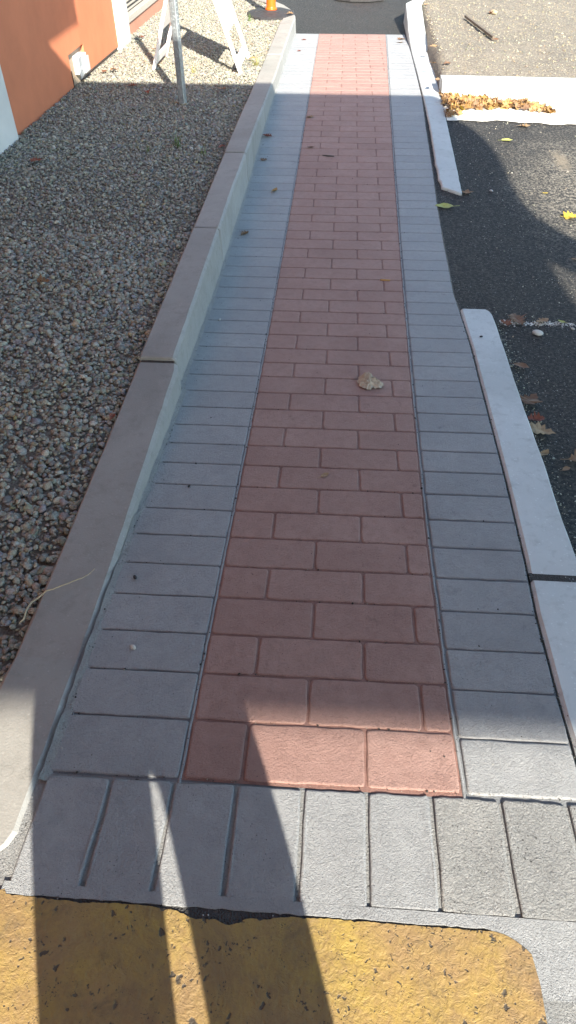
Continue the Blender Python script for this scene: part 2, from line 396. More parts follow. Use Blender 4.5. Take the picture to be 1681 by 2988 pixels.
# raised cove of paint between left grey blocks and kerb
vs = []; fs = []; yc = list(np.arange(.60, 9.85, .03))
for y in yc:
    w = .006*mn.noise(Vector((0, y*14, 0)))+random.gauss(0,.002)
    for x, dz in ((kx(y)-.004, .007+random.gauss(0,.0028)), (kx(y)+.006+random.gauss(0,.0015), .0018+random.gauss(0,.0013)), (kx(y)+.012+w*.8, .0004), (kx(y)+.020+w*.8, -.0030)): vs.append((x, y, prof(y)+dz))
for j in range(len(yc)-1):
    for i in range(3): a = j*4+i; fs.append((a, a+1, a+5, a+4))
mk('cove', vs, fs, M_GREYR, walk, smooth=True)
# raised lips of paint along the two colour joints
for side, f in (('l', lambda y: band_l(y)-.003), ('r', lambda y: band_r(y)+.004)):
    vs = []; fs = []
    for y in yc:
        w = random.gauss(0, .0007)
        for dx, dz in ((-.0038, -GD), (-.0018, -.001), (.0018, -.001), (.0038, -GD)): vs.append((f(y)+dx+w, y, prof(y)+dz+random.gauss(0,.0004)))
    for j in range(len(yc)-1):
        for i in range(3): a = j*4+i; fs.append((a, a+1, a+5, a+4))
    mk('paint_lip', vs, fs, M_GREY, walk, smooth=True)
# sloping brown lip at the open right edge
M_LIP = simple('dirty_edge', (.13,.105,.09), .9, var=.4, scale=60)
vs = []; fs = []; ye = list(np.arange(3.0, 7.0, .04))
for y in ye:
    w = abs(random.gauss(0, .003)); vs += [(walk_r(y)-.003, y, prof(y)-.003), (walk_r(y)+.010+w, y, prof(y)-.016)]
for j in range(len(ye)-1): fs.append((2*j, 2*j+1, 2*j+3, 2*j+2))
mk('edge_lip', vs, fs, M_LIP, walk)
# front course of grey blocks standing on end
fx = [-.412,-.270,-.136,-.002,.138,.272,.406,.547,.684,.83,.97,1.11]
for a, b in zip(fx[:-1], fx[1:]):
    paver('paver', const(a), const(b), .392+random.gauss(0,.002), .622, M_GREY if b < .5 else M_GREYR, top=.001, near=True, rad=.005, gap=.0040, depth=.0056, amp=.0018)
vs = []; fs = []; xx = np.arange(-.42, 1.12, .012)
for x in xx:
    w = random.gauss(0, .0008); Y = SL*x
    k = max(0, min(1, (x-.49)/.08))
    for y, dz in ((.377+w-.11*k, -.0045), (.379+w-.045*k, .0011-.002*k), (.400, .00115)): vs.append((x, y+Y*.2, prof(y)+dz))
for j in range(len(xx)-1):
    for i in range(2): a = j*3+i; fs.append((a, a+3, a+4, a+1))
mk('front_lip', vs, fs, M_GREY, walk, smooth=False)

# ------------------------------------------------------------------ LEFT KERB
kerb = empty('kerb'); tag(kerb, kind='structure')
def kerb_run(parent, name, inner, outer, top, base, mats, n_face=1, bev=.010, jit=.0008):
    """inner/outer: lists of (x,y); top/base: z functions of the index point"""
    secs = []
    for qi, ((ix, iy), (ox, oy)) in enumerate(zip(inner, outer)):
        d = Vector((ox-ix, oy-iy)); d.normalize()
        def P(t, z, fo=0):
            bx_, by_ = (ix, iy) if not fo else (ox, oy)
            return (bx_+d.x*t+random.gauss(0, jit), by_+d.y*t, z)
        tz = top(iy)-(.004 if qi in (0, len(inner)-1) else 0); bz = base(iy)
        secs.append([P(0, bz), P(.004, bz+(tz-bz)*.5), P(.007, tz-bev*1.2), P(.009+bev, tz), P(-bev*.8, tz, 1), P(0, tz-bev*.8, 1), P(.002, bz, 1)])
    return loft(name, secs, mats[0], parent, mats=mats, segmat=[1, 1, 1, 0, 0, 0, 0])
def ysamples(a, b, step=.05):
    n = max(2, int((b-a)/step)); return list(np.linspace(a, b, n+1))
kj = [.43, 2.312, 3.60, 4.817, 6.016, 7.85, 9.62]
dtop = [-.010, .004, -.001, .002, -.002, .001]
for q, (a, b) in enumerate(zip(kj[:-1], kj[1:])):
    ysm = ysamples(a+.006, b-(.016 if q == 1 else .006), .06); ysm = [ysm[0], ysm[0]+.006]+ysm[1:-1]+[ysm[-1]-.006, ysm[-1]]
    if q == 0: ysm = [.432, .438, .448, .465, .49, .53]+[y for y in ysm if y > .56]
    inn = []; out = []
    for y in ysm:
        x = kx(y)
        if abs(y-ysm[0]) < .001 or abs(y-ysm[-1]) < .001: x -= .005
        if y < .5: x -= .05*max(0, (.5-y)/.07)**2.2
        inn.append((x, y)); out.append((-.602 if y > .8 else -.60, y))
    dt = dtop[q]
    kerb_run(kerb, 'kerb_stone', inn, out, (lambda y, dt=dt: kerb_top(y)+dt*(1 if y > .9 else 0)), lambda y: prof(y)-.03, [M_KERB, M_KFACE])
# curved end turning left beyond the walkway
cp = [(-.444,9.627),(-.432,9.83),(-.455,10.1),(-.52,10.42),(-.63,10.75),(-.80,11.1),(-1.05,11.45),(-1.4,11.8),(-1.9,12.15),(-2.6,12.45)]
inn = [(x, y) for x, y in cp]; out = []
for k in range(len(cp)):
    a = cp[max(0, k-1)]; b = cp[min(len(cp)-1, k+1)]; d = Vector((b[0]-a[0], b[1]-a[1])).normalized(); out.append((cp[k][0]-d.y*.155, cp[k][1]+d.x*.155))
outer_far = out
kerb_run(kerb, 'kerb_stone', inn, out, kerb_top, lambda y: prof(y)-.04, [M_KERB, M_KFACE], jit=.0004)
# dark joints between the stones
M_JOINT = simple('kerb_joint_dirt', (.075,.065,.055), .95, var=.4, scale=90)
for j in kj[1:-1]:
    box('joint_filler', (-.594, j-.006, prof(j)-.02), (kx(j+.01)-.014, j+.006, kerb_top(j)-.012), M_JOINT, kerb)

# ------------------------------------------------------------------ RIGHT KERBS (pale, flush)
rk = empty('kerb'); tag(rk, kind='structure')
def rk_out(y): return float(np.interp(y, [.6,1.4,1.6,1.87,2.3,2.7,3.03,3.14], [.895,.898,.899,.910,.916,.925,.927,.921]))
def flush(parent, ya, yb, inf, outf, top, round_a=False, round_b=False, step=.06):
    ysm = ysamples(ya, yb, step)
    if round_b: ysm = [y for y in ysm if y < yb-.05]+[yb-.045, yb-.028, yb-.014, yb-.005, yb]
    inn = []; out = []
    for y in ysm:
        xi, xo = inf(y), outf(y)
        if round_b and y > yb-.05:
            t = (y-(yb-.05))/.05; xo -= .022*t**2.5; xi += .004*t
        inn.append((xi, y)); out.append((xo, y))
    return kerb_run(parent, 'kerb_stone', inn, out, top, lambda y: min(asph(y), prof(y))-.03, [M_WKERB, M_WKERB], bev=.006, jit=.0005)
tf = lambda y: prof(y)+.0015
flush(rk, 1.312, 3.145, walk_r, rk_out, tf, round_b=True)
flush(rk, .645, 1.285, walk_r, rk_out, tf)
box('joint_filler', (walk_r(1.3)+.004, 1.283, prof(1.3)-.05), (.886, 1.314, prof(1.3)-.004), M_ASPH2, rk)
rk2 = empty('kerb'); tag(rk2, kind='structure')
rin = lambda y: float(np.interp(y, [4.72,4.76,4.79,4.82,5.1,5.5,6,6.4,6.8,8,8.8,9.5,10,11,12], [.945,.90,.868,.832,.828,.832,.843,.846,.850,.856,.862,.866,.882,.905,.93]))
rout = lambda y: float(np.interp(y, [4.7,5.03,5.56,6.19,6.63,7.38,8.1,9.9,11.2,12], [.963,.971,.980,.992,1.002,1.019,1.034,1.079,1.115,1.15]))
tr = lambda y: prof(y)+.005+max(0, y-8.75)*.088
ysm = [4.722,4.74,4.76,4.775,4.79,4.80,4.815,4.83]+list(np.arange(4.88, 6.62, .045))+[6.618]
kerb_run(rk2, 'kerb_stone', [(rin(y)+random.gauss(0,.003 if y < 5.4 else .0008), y) for y in ysm], [(rout(y), y) for y in ysm], tr, lambda y: asph(y)-.03, [M_WKERB, M_WKERB], bev=.005)
flush(rk2, 6.626, 8.70, rin, rout, tr)
flush(rk2, 8.706, 10.9, rin, rout, tr)
# asphalt lapped over the kerb edge and round its broken end
def ragged(name, path, z, mat, parent, w):
    vs = []; fs = []
    for k, (x, y) in enumerate(path):
        vs += [(x-w, y, z(y)), (x+random.uniform(-.004,.007), y, z(y))]
    for k in range(len(path)-1): fs.append((2*k, 2*k+1, 2*k+3, 2*k+2))
    return mk(name, vs, fs, mat, parent)

# ------------------------------------------------------------------ ISLAND: kerb, gutter, dirt
isl = empty('island_kerb'); tag(isl, kind='structure')
IZ = lambda y: prof(7.1)+.10 if y < 8 else prof(y)+.10
gut_edge = [(1.0,6.215),(1.1,6.21),(1.25,6.20),(1.385,6.226),(1.52,6.20),(1.652,6.185),(1.8,6.15),(2.0,6.154),(2.3,6.14),(6,6.1)]
ge = zi(gut_edge)
xsg = list(np.arange(1.0, 2.6, .02))+[3.2, 4.2, 6.0]
vs = []; fs = []
for x in xsg:
    e = ge(x)+(random.gauss(0,.004) if x < 2.6 else 0)+.012*math.sin(x*23)
    for y, z in ((e, prof(6.2)-.006), (e+.01, prof(6.2)+.0), (6.6, prof(6.6)-.002), (6.90, prof(6.9)-.006)): vs.append((x, y, z))
for j in range(len(xsg)-1):
    for i in range(3): a = j*4+i; fs.append((a, a+4, a+5, a+1))
mk('gutter_pan', vs, fs, M_PAN, isl, smooth=True)
for a, b in ((rout(7.1)+.004, 2.63), (2.636, 6.0)):
    secs = []
    for x in np.linspace(a, b, 8):
        yb_ = 7.15-.04*(x-1.0)/1.2
        secs.append([(x, 6.895, prof(6.9)-.05), (x, 6.905, prof(7)+.075), (x, 6.925, prof(7)+.10), (x, yb_-.005, prof(7)+.102), (x, yb_, prof(7)+.09), (x, yb_+.01, prof(7)-.05)])
    loft('kerb_stone', secs, M_WKERB, isl)
# far curved kerb closing the island
fp_out = [(1.0,10.9),(1.03,11.25),(1.15,11.62),(1.38,11.9),(1.7,12.08),(2.1,12.12),(2.55,12.02)]
fp_in = [(1.12,10.9),(1.16,11.2),(1.27,11.5),(1.45,11.72),(1.72,11.87),(2.05,11.88),(2.5,11.70)]
kerb_run(isl, 'kerb_stone', [(rin(10.9), 10.905)]+fp_out[1:], [(rout(10.9), 10.905)]+fp_in[1:], lambda y: prof(y)+.005+.19, lambda y: asph(y)-.03, [M_WKERB, M_WKERB], bev=.008)
kerb_run(isl, 'kerb_stone', [(2.56,12.015),(3.2,11.8),(4.5,11.5),(6,11.3)], [(2.51,11.695),(3.1,11.48),(4.4,11.2),(6,11.0)], lambda y: prof(y)+.005+.19, lambda y: asph(y)-.03, [M_WKERB, M_WKERB], bev=.008)
def dirt_mat():
    t = NT('island_dirt')
    c = t.mix(t.ramp(t.noise(3, 6, .7), [(.35, 0), (.65, 1)]), (.15,.125,.095), (.25,.205,.15))
    c = t.mix(t.ramp(t.noise(60, 5, .7), [(.4, 0), (.65, .7)]), c, (.14,.13,.12))
    v = t.voro(75, out='Color'); c = t.mix(.4, c, t.ramp(v, [(.2, (.12,.11,.10)), (.8, (.42,.38,.31))]))
    n = t.bump(t.noise(40, 6, .7), .012); n = t.bump(t.voro(75), .006, 1, n)
    return t.out(c, .95, n)
M_DIRT = dirt_mat()
def dz_(x, y): return .015*mn.noise(Vector((x*2.3, y*2.3, 3)))+.008*mn.noise(Vector((x*9, y*9, 1)))
isl_z = lambda x, y: (prof(7.1)+.085 if y < 7.3 else prof(y)+.085+(.03 if y > 8 else .03*(y-7.3)/.7)+max(0, y-9)*.03)+dz_(x, y)
d = grid('dirt', list(np.linspace(1.0, 6, 110)), list(np.linspace(7.11, 12, 110)), lambda x, y: isl_z(x, y)-.10*(max(0, min(1, ((y-11.78-.02*x) if x<2.5 else (y-11.75+.22*(x-2.5)))*12)))-.15*max(0,min(1,(rout(y)+.03-x)*20)), M_DIRT, smooth=True)
tag(d, kind='structure')
tag(isl, kind='structure')

# ------------------------------------------------------------------ STONES (loose gravel)
def ico(sub):
    bm = bmesh.new(); bmesh.ops.create_icosphere(bm, subdivisions=sub, radius=1); bm.verts.index_update()
    v = np.array([v.co[:] for v in bm.verts]); f = np.array([[q.index for q in fc.verts] for fc in bm.faces]); bm.free(); return v, f
def stone_protos(sub, n, sharp):
    V, F = ico(sub); out = []
    for k in range(n):
        v = V.copy(); s = np.array([1, rng.uniform(.62,.95), rng.uniform(.42,.75)])
        for q in range(rng.integers(3, 7) if sharp else 3):      # planes knock facets off
            nrm = rng.normal(size=3); nrm /= np.linalg.norm(nrm); d = rng.uniform(.55,.88)
            t = v@nrm; over = np.clip(t-d, 0, None); v = v-over[:, None]*nrm
        v += rng.normal(size=v.shape)*(.035 if sub > 1 else .06)
        out.append(v*s)
    return out, F
def rotm(n):
    a = rng.uniform(0, 2*np.pi, n); tx = rng.normal(0, .35, n); ty = rng.normal(0, .35, n)
    ca, sa = np.cos(a), np.sin(a); cx_, sx_ = np.cos(tx), np.sin(tx); cy_, sy_ = np.cos(ty), np.sin(ty)
    Z = np.zeros(n); O = np.ones(n)
    Rz = np.stack([ca,-sa,Z, sa,ca,Z, Z,Z,O], 1).reshape(n,3,3)
    Rx = np.stack([O,Z,Z, Z,cx_,-sx_, Z,sx_,cx_], 1).reshape(n,3,3)
    Ry = np.stack([cy_,Z,sy_, Z,O,Z, -sy_,Z,cy_], 1).reshape(n,3,3)
    return Rx@Ry@Rz
def stones(name, pts, sizes, cols, sub, mat, sharp=True, parent=None):
    protos, F = stone_protos(sub, 24, sharp); nv = len(protos[0]); nf = len(F)
    N = len(pts); pid = rng.integers(0, 24, N); Rm = rotm(N)
    P = np.stack(protos)[pid]                                       # N,nv,3
    V = np.einsum('nij,nvj->nvi', Rm, P)*sizes[:, None, None]+pts[:, None, :]
    FF = (F[None]+(np.arange(N)*nv)[:, None, None]).reshape(-1, 3)
    me = bpy.data.meshes.new(name); me.vertices.add(N*nv); me.vertices.foreach_set('co', V.reshape(-1).astype('f4'))
    me.loops.add(FF.size); me.loops.foreach_set('vertex_index', FF.reshape(-1).astype('i4'))
    me.polygons.add(len(FF)); me.polygons.foreach_set('loop_start', (np.arange(len(FF))*3).astype('i4'))
    me.polygons.foreach_set('use_smooth', np.ones(len(FF), bool) if sub > 1 else np.zeros(len(FF), bool))
    me.update(calc_edges=True)
    at = me.color_attributes.new('Col', 'FLOAT_COLOR', 'POINT')
    C4 = np.concatenate([np.repeat(cols, nv, 0), np.ones((N*nv, 1))], 1); at.data.foreach_set('color', C4.reshape(-1).astype('f4'))
    me.materials.append(mat)
    o = bpy.data.objects.new(name, me); COL.objects.link(o)
    if parent: o.parent = parent
    return o
def stone_mat():
    t = NT('pebble_stone'); a = t.attr('Col')
    c = t.mix(t.ramp(t.noise(170, 4, .7), [(.38, 0), (.66, .55)]), a, t.mix(1.0, a, (.38,.36,.34), 'MULTIPLY'))
    c = t.mix(t.ramp(t.noise(230, 3, .6), [(.6, 0), (.68, .5)]), c, (.55,.52,.46))
    return t.out(c, .75, t.bump(t.noise(420, 4, .6), .0016, .8))
M_STONE = stone_mat()
PAL = np.array([(.38,.355,.31),(.31,.30,.28),(.46,.43,.37),(.26,.26,.255),(.24,.265,.30),(.38,.33,.26),(.30,.23,.16),(.54,.51,.45),(.17,.17,.17),(.27,.225,.195),(.37,.37,.36),(.44,.34,.21)])
PW = np.array([.20,.15,.13,.10,.06,.09,.05,.06,.03,.04,.07,.02])
def cols(n, gain=1.0):
    c = (PAL*.72+np.array([[.29,.27,.23]])*.28)[rng.choice(len(PAL), n, p=PW/PW.sum())]*rng.uniform(.75,1.3,(n,1))*gain; return np.clip(c*np.array([[.985,1.02,.98]])+rng.normal(0,.012,(n,3)), .02, .8)
ofar = zi([(p[1], p[0]) for p in outer_far if p[1] < 12.0][:8])
def ox(y): return -.606 if y < 9.6 else ofar(y)
def gx(y0, y1, den):
    n = int((y1-y0)*1.62*den); y = rng.uniform(y0, y1, n); x = rng.uniform(-2.2, -.6, n)
    o = np.array([ox(v) for v in y]); k = (x < o-.006) & (x > np.where(y > 8.54, -2.2, -2.12)); return x[k], y[k]
gbed = grid('gravel_bed', list(np.linspace(-2.6, -.597, 30)), list(np.linspace(-.2, 9.8, 120)), lambda x, y: gravel_z(y)-.009+.004*mn.noise(Vector((x*30,y*30,0))), simple('grit', (.20,.19,.165), .95, var=.5, scale=120, bumpd=.004))
tag(gbed, kind='structure')
vs = []; fs = []
for y in np.linspace(9.8, 12.2, 24): vs += [(-3.6, y, gravel_z(y)-.012), (ox(y)-.0, y, gravel_z(y)-.012)]
for j in range(23): fs.append((2*j, 2*j+1, 2*j+3, 2*j+2))
mk('gravel_bed', vs, fs, bpy.data.materials['grit'])['kind'] = 'structure'
# near field: rounder, finely modelled stones
x, y = gx(.3, 3.6, 7600); n = len(x)
sz = np.clip(rng.lognormal(math.log(.0078), .42, n), .0035, .021)
z = np.array([gravel_z(v) for v in y])+rng.uniform(-.011, .004, n)-sz*.1
o = stones('gravel', np.stack([x, y, z], 1), sz, cols(n, .92), 2, M_STONE); tag(o, 'loose grey and tan pebbles filling the bed beside the near kerb', 'gravel', kind='stuff')
x, y = gx(3.6, 12.2, 5600); n = len(x)
sz = np.clip(rng.lognormal(math.log(.0082), .38, n), .005, .022)
z = np.array([gravel_z(v) for v in y])+rng.uniform(-.008, .007, n)-sz*.15
o = stones('gravel', np.stack([x, y, z], 1), sz, cols(n, .86), 1, M_STONE); tag(o, 'pebbles of the gravel bed farther off, under the white barricade', 'gravel', kind='stuff')
# island stones
n = 15000; x = rng.uniform(1.06, 4.2, n); y = rng.uniform(7.12, 11.9, n)
k = np.array([(a > rout(b)+.02) and (b < 11.8 if a < 2.5 else b < 11.7-.25*(a-2.5)) for a, b in zip(x, y)]); x, y = x[k], y[k]; n = len(x)
sz = np.clip(rng.lognormal(math.log(.0044), .5, n), .002, .034)
z = np.array([isl_z(a, b) for a, b in zip(x, y)])+sz*.15
o = stones('gravel', np.stack([x, y, z], 1), sz, np.clip(cols(n, .85)*np.array([[1.05,.98,.85]]),0,1), 1, M_STONE); tag(o, 'coarse grit and small stones scattered over the dirt island', 'gravel', kind='stuff')
# stone chips over the asphalt and in the paint-spattered seam
n = 2000; x = rng.uniform(.95, 2.0, n); y = rng.uniform(1.5, 6.2, n)
x2 = .945+np.abs(rng.normal(0,.035,500)); y2 = rng.uniform(1.4, 3.05, 500)
x3 = rng.uniform(.98, 1.5, 260); y3 = 3.06+rng.normal(0,.014,260)
x = np.r_[x, x2, x3]; y = np.r_[y, y2, y3]; n = len(x)
sz = np.clip(rng.lognormal(math.log(.0022), .4, n), .001, .006)
z = np.array([gz(a, b) for a, b in zip(x, y)])+sz*.3
o = stones('stone_chips', np.stack([x, y, z], 1), sz, np.clip(cols(n, 1.25), 0, .75), 1, M_STONE); tag(o, 'pale stone chips strewn over the black asphalt beside the kerb', 'stone chips', kind='stuff')

n = 520; x = rng.uniform(.96, 1.6, n)**1.0; y = 3.055+rng.normal(0,.011,n); sz = np.clip(rng.lognormal(math.log(.0034), .4, n), .0015, .008)
z = np.array([gz(a, b) for a, b in zip(x, y)])
tag(stones('paint_flakes', np.stack([x, y, z], 1), sz, np.full((n,3), .78), 1, M_STONE), 'white flakes of old paint along the seam in the asphalt', 'paint flakes', kind='stuff')

# ------------------------------------------------------------------ BUILDING
def stucco(name, col, b=.0012):
    t = NT(name)
    c = t.mix(t.ramp(t.noise(4, 5), [(.35, 0), (.7, 1)]), col, tuple(x*.88 for x in col))
    c = t.mix(t.ramp(t.voro(60), [(.03, .35), (.07, 0)]), c, tuple(x*.5 for x in col))
    return t.out(c, .85, t.bump(t.noise(170, 5, .6), b))
M_ORG = stucco('orange_stucco', (.62,.215,.11)); M_WHT = stucco('white_stucco', (.70,.69,.66)); M_SAL = stucco('salmon_stucco', (.50,.24,.165))
M_BEI = stucco('beige_foundation', (.44,.36,.28)); M_SILL = simple('beige_sill', (.46,.42,.37), .5, var=.1)
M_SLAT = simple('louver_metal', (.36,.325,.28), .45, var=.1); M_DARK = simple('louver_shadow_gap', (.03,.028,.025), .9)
bld = empty('building', (-2.13, 5, .15)); tag(bld, 'orange stucco building with white trims standing along the gravel bed', 'building')
def bbox(name, a, b, mat, bev=0., parent=None):
    par = parent or bld
    vs, fs = box_vf(a, b, bev); off = Vector((-2.13, 5, .15))
    if parent: off = off+parent.location
    vs = [tuple(Vector(v)-off) for v in vs]
    o = mk(name, vs, fs, mat, par, tuple(np.mean(vs, 0))); return o
X = -2.13
# orange wall leaves a notch round the outlet box: y 6.56..7.0, below z .386
def wallpoly():
    pts = [(-5,.10),(5.2,.12),(6.2,.148),(6.56,.155),(6.56,.383),(7.0,.387),(7.0,.172),(7.4,.170),(8.14,.165),(8.14,4.0),(-5,4.0)]
    off = (-2.13,5,.15); n = len(pts)
    vs = [(X-off[0], y-off[1], z-off[2]) for y, z in pts]+[(X-.12-off[0], y-off[1], z-off[2]) for y, z in pts]
    fs = [tuple(range(n)), tuple(range(2*n-1, n-1, -1))]+[(i, n+i, n+(i+1) % n, (i+1) % n) for i in range(n)]
    o = mk('wall', vs, fs, M_ORG, bld)
    bm = bmesh.new(); bm.from_mesh(o.data); bmesh.ops.recalc_face_normals(bm, faces=bm.faces); bmesh.ops.triangulate(bm, faces=[f for f in bm.faces if len(f.verts) > 4]); bm.to_mesh(o.data); bm.free()
wallpoly()
bbox('foundation', (X-.14, 5.0, .02), (X-.028, 8.6, .40), M_BEI)
bbox('pilaster', (X-.13, 4.35, .10), (X+.035, 5.125, 4.0), M_WHT, .01)
bbox('corner_trim', (X-.2, 8.115, .13), (X+.03, 8.54, 4.0), M_WHT, .008)
bbox('side_wall', (X-.25, 8.5, .02), (X-.05, 13.0, .245), M_SAL)
bbox('sill', (X-.25, 8.5, .247), (X-.035, 13.0, .305), M_SILL, .004)
bbox('upper_wall', (X-.30, 8.5, 1.0), (X-.05, 13.0, 4.0), M_SAL)
bbox('side_wall', (X-3, -5, -.05), (X-.15, -4.8, 4.0), M_ORG)
bbox('roof', (X-3, -5.0, 4.0), (X+.06, 13.0, 4.12), M_WHT)
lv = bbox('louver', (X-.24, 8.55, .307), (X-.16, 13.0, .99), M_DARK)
lp = Vector(lv.location)+Vector((-2.13, 5, .15))
for k in range(17):
    z = .318+k*.040
    off = lp
    vs = [(X-.16, 8.55, z+.032), (X-.095, 8.55, z), (X-.095, 8.55, z+.006), (X-.16, 8.55, z+.038)]; vs += [(a, 12.99, c) for a, b, c in vs]
    vs = [tuple(Vector(v)-off) for v in vs]
    mk('slat', vs, [(0,1,5,4),(1,2,6,5),(2,3,7,6),(3,0,4,7),(0,3,2,1),(4,5,6,7)], M_SLAT, lv, tuple(np.mean(vs, 0)))
# outlet box with its lid, conduit stub
M_BOX = simple('pale_grey_plastic', (.42,.45,.48), .4, var=.06); M_BOXW = simple('white_plastic', (.52,.53,.53), .4, var=.04)
ub = bbox('outlet_box', (X-.03, 6.735, .205), (X+.045, 6.90, .345), M_BOXW, .005)
up_ = Vector(ub.location)+Vector((-2.13,5,.15))
def sub(name, a, b, mat, bev, par, off, xf=None):
    vs, fs = box_vf(a, b, bev)
    if xf: vs = [tuple(xf@Vector(v)) for v in vs]
    vs = [tuple(Vector(v)-off) for v in vs]; return mk(name, vs, fs, mat, par, tuple(np.mean(vs, 0)))
sub('cover', (X+.046, 6.775, .212), (X+.062, 6.905, .322), M_BOXW, .004, ub, up_)
hinge = Matrix.Translation((X+.045, 6.735, .28)) @ Matrix.Rotation(R(8), 4, 'Z') @ Matrix.Translation((-X-.045, -6.735, -.28))
sub('lid', (X+.041, 6.600, .205), (X+.050, 6.735, .352), M_BOX, .004, ub, up_, hinge)
sub('knob', (X+.050, 6.66, .262), (X+.058, 6.68, .285), M_BOX, .003, ub, up_, hinge)
sub('conduit', (X-.022, 6.60, .10), (X-.010, 6.612, .26), M_DARK, .002, ub, up_)
# unseen board on brackets, added above to throw the square shadow on the wall
sb = empty('shadow_board', (-1.04, 3.2, 2.46)); tag(sb, 'unseen white board on two steel arms, added to cast a square shadow on the wall', 'shadow board')
box('board', (-.02,-1.4,0), (.02,.81,.75), M_WHT, sb, .004)
M_STEEL = simple('dark_steel', (.10,.10,.105), .45, .6)
for yy in (-.9, .3): box('arm', (-1.08, yy-.02, .60), (-.021, yy+.02, .64), M_STEEL, sb)

# unseen sheet overhead, added and outlined to shade the middle of the walkway
def toplane(x, y, zt_, zg): s = (zt_-zg)/math.tan(SUN_EL)*.936; return (x-s*(-.375), y-s)
CZ = 3.40
outl = [(-4.06,.775),(-4.06,6.86),(.93,6.86),(.985,6.80),(1.02,6.55),(1.10,6.22),(1.19,6.0),(1.26,5.75),(1.305,5.45),(1.325,5.0),(1.345,4.65),(1.40,4.37),(1.48,4.20),(1.56,4.06),(1.8,3.84),(1.92,3.74),(1.86,3.30),(1.442,3.61),(1.345,3.765),(1.362,3.32),(1.40,3.1),(1.6,2.9),(3.1,2.6),(3.1,.775)]  # edge of the shade on the ground, projected up to shape the sheet
cap = []
for x, y in outl:
    zg = prof(y) if x < .9 else asph(y)
    if y < .8: zg = .227
    cap.append(toplane(x, y, CZ, zg))
cb = empty('shade_caster', (cap[0][0], cap[0][1], CZ)); tag(cb, 'unseen flat grey sheet added overhead, cut to cast the shade on the walkway', 'shade_caster')
n = len(cap); vs = [(x-cap[0][0], y-cap[0][1], 0) for x, y in cap]+[(x-cap[0][0], y-cap[0][1], .03) for x, y in cap]
fs = [tuple(range(n)), tuple(range(2*n-1, n-1, -1))]+[(i, (i+1) % n, n+(i+1) % n, n+i) for i in range(n)]
M_CASTER = simple('shade_caster_sheet', (.30,.32,.36), .7, var=.05)
ro = mk('shade_panel', vs, fs, M_CASTER, cb)
bm = bmesh.new(); bm.from_mesh(ro.data); bmesh.ops.triangulate(bm, faces=[f for f in bm.faces if len(f.verts) > 4]); bmesh.ops.recalc_face_normals(bm, faces=bm.faces); bm.to_mesh(ro.data); bm.free()
for px_, py_ in ((4.6,-3.8),):
    box('post', (px_-cap[0][0]-.06, py_-cap[0][1]-.06, -CZ), (px_-cap[0][0]+.06, py_-cap[0][1]+.06, -.002), M_STEEL, cb)  # unseen prop under the added sheet

# ------------------------------------------------------------------ SIGN POST
def zinc():
    t = NT('galvanised_steel')
    v = t.voro(70, out='Color'); c = t.ramp(v, [(0, (.30,.33,.35)), (1, (.48,.52,.54))])
    c = t.mix(t.ramp(t.noise(18, 5), [(.45, 0), (.7, .5)]), c, (.30,.33,.35))
    return t.out(c, t.ramp(t.noise(40, 3), [(.3, .35), (.7, .6)]), t.bump(t.noise(90, 3), .001), .75)
M_ZINC = zinc()
sp = empty('sign_post', (-1.108, 6.092, .13), R(-14)); tag(sp, 'galvanised steel sign post standing in the gravel before the barricade', 'post')
w = .026; c_ = .006
ring = [(-w+c_,-w),(w-c_,-w),(w,-w+c_),(w,w-c_),(w-c_,w),(-w+c_,w),(-w,w-c_),(-w,-w+c_)]
loft('tube', [[(x, y, z) for x, y in ring] for z in (-.1, .6, 1.2, 1.7)], M_ZINC, sp, caps=True)
M_HOLE = simple('post_hole_dark', (.05,.055,.06), .8)
def disc(name, r, mat, parent, loc, nrm, h=.002, seg=10):
    q = Vector(nrm).to_track_quat('Z', 'Y'); vs = []
    for zz, rr in ((0, r), (h, r*.75)): vs += [tuple(Vector(loc)+q@Vector((math.cos(2*math.pi*i/seg)*rr, math.sin(2*math.pi*i/seg)*rr, zz))) for i in range(seg)]
    fs = [(i, (i+1) % seg, seg+(i+1) % seg, seg+i) for i in range(seg)]+[tuple(range(seg, 2*seg))]
    return mk(name, vs, fs, mat, parent, tuple(loc))
for k in range(34):
    z = .02+k*.0254*1.0
    disc('punched_dimple', .0065, M_ZINC, sp, (0, -w, z), (0,-1,0), .0022)
    if k < 30: disc('punched_dimple', .0055, M_ZINC, sp, (w, 0, z), (1,0,0), .0018)

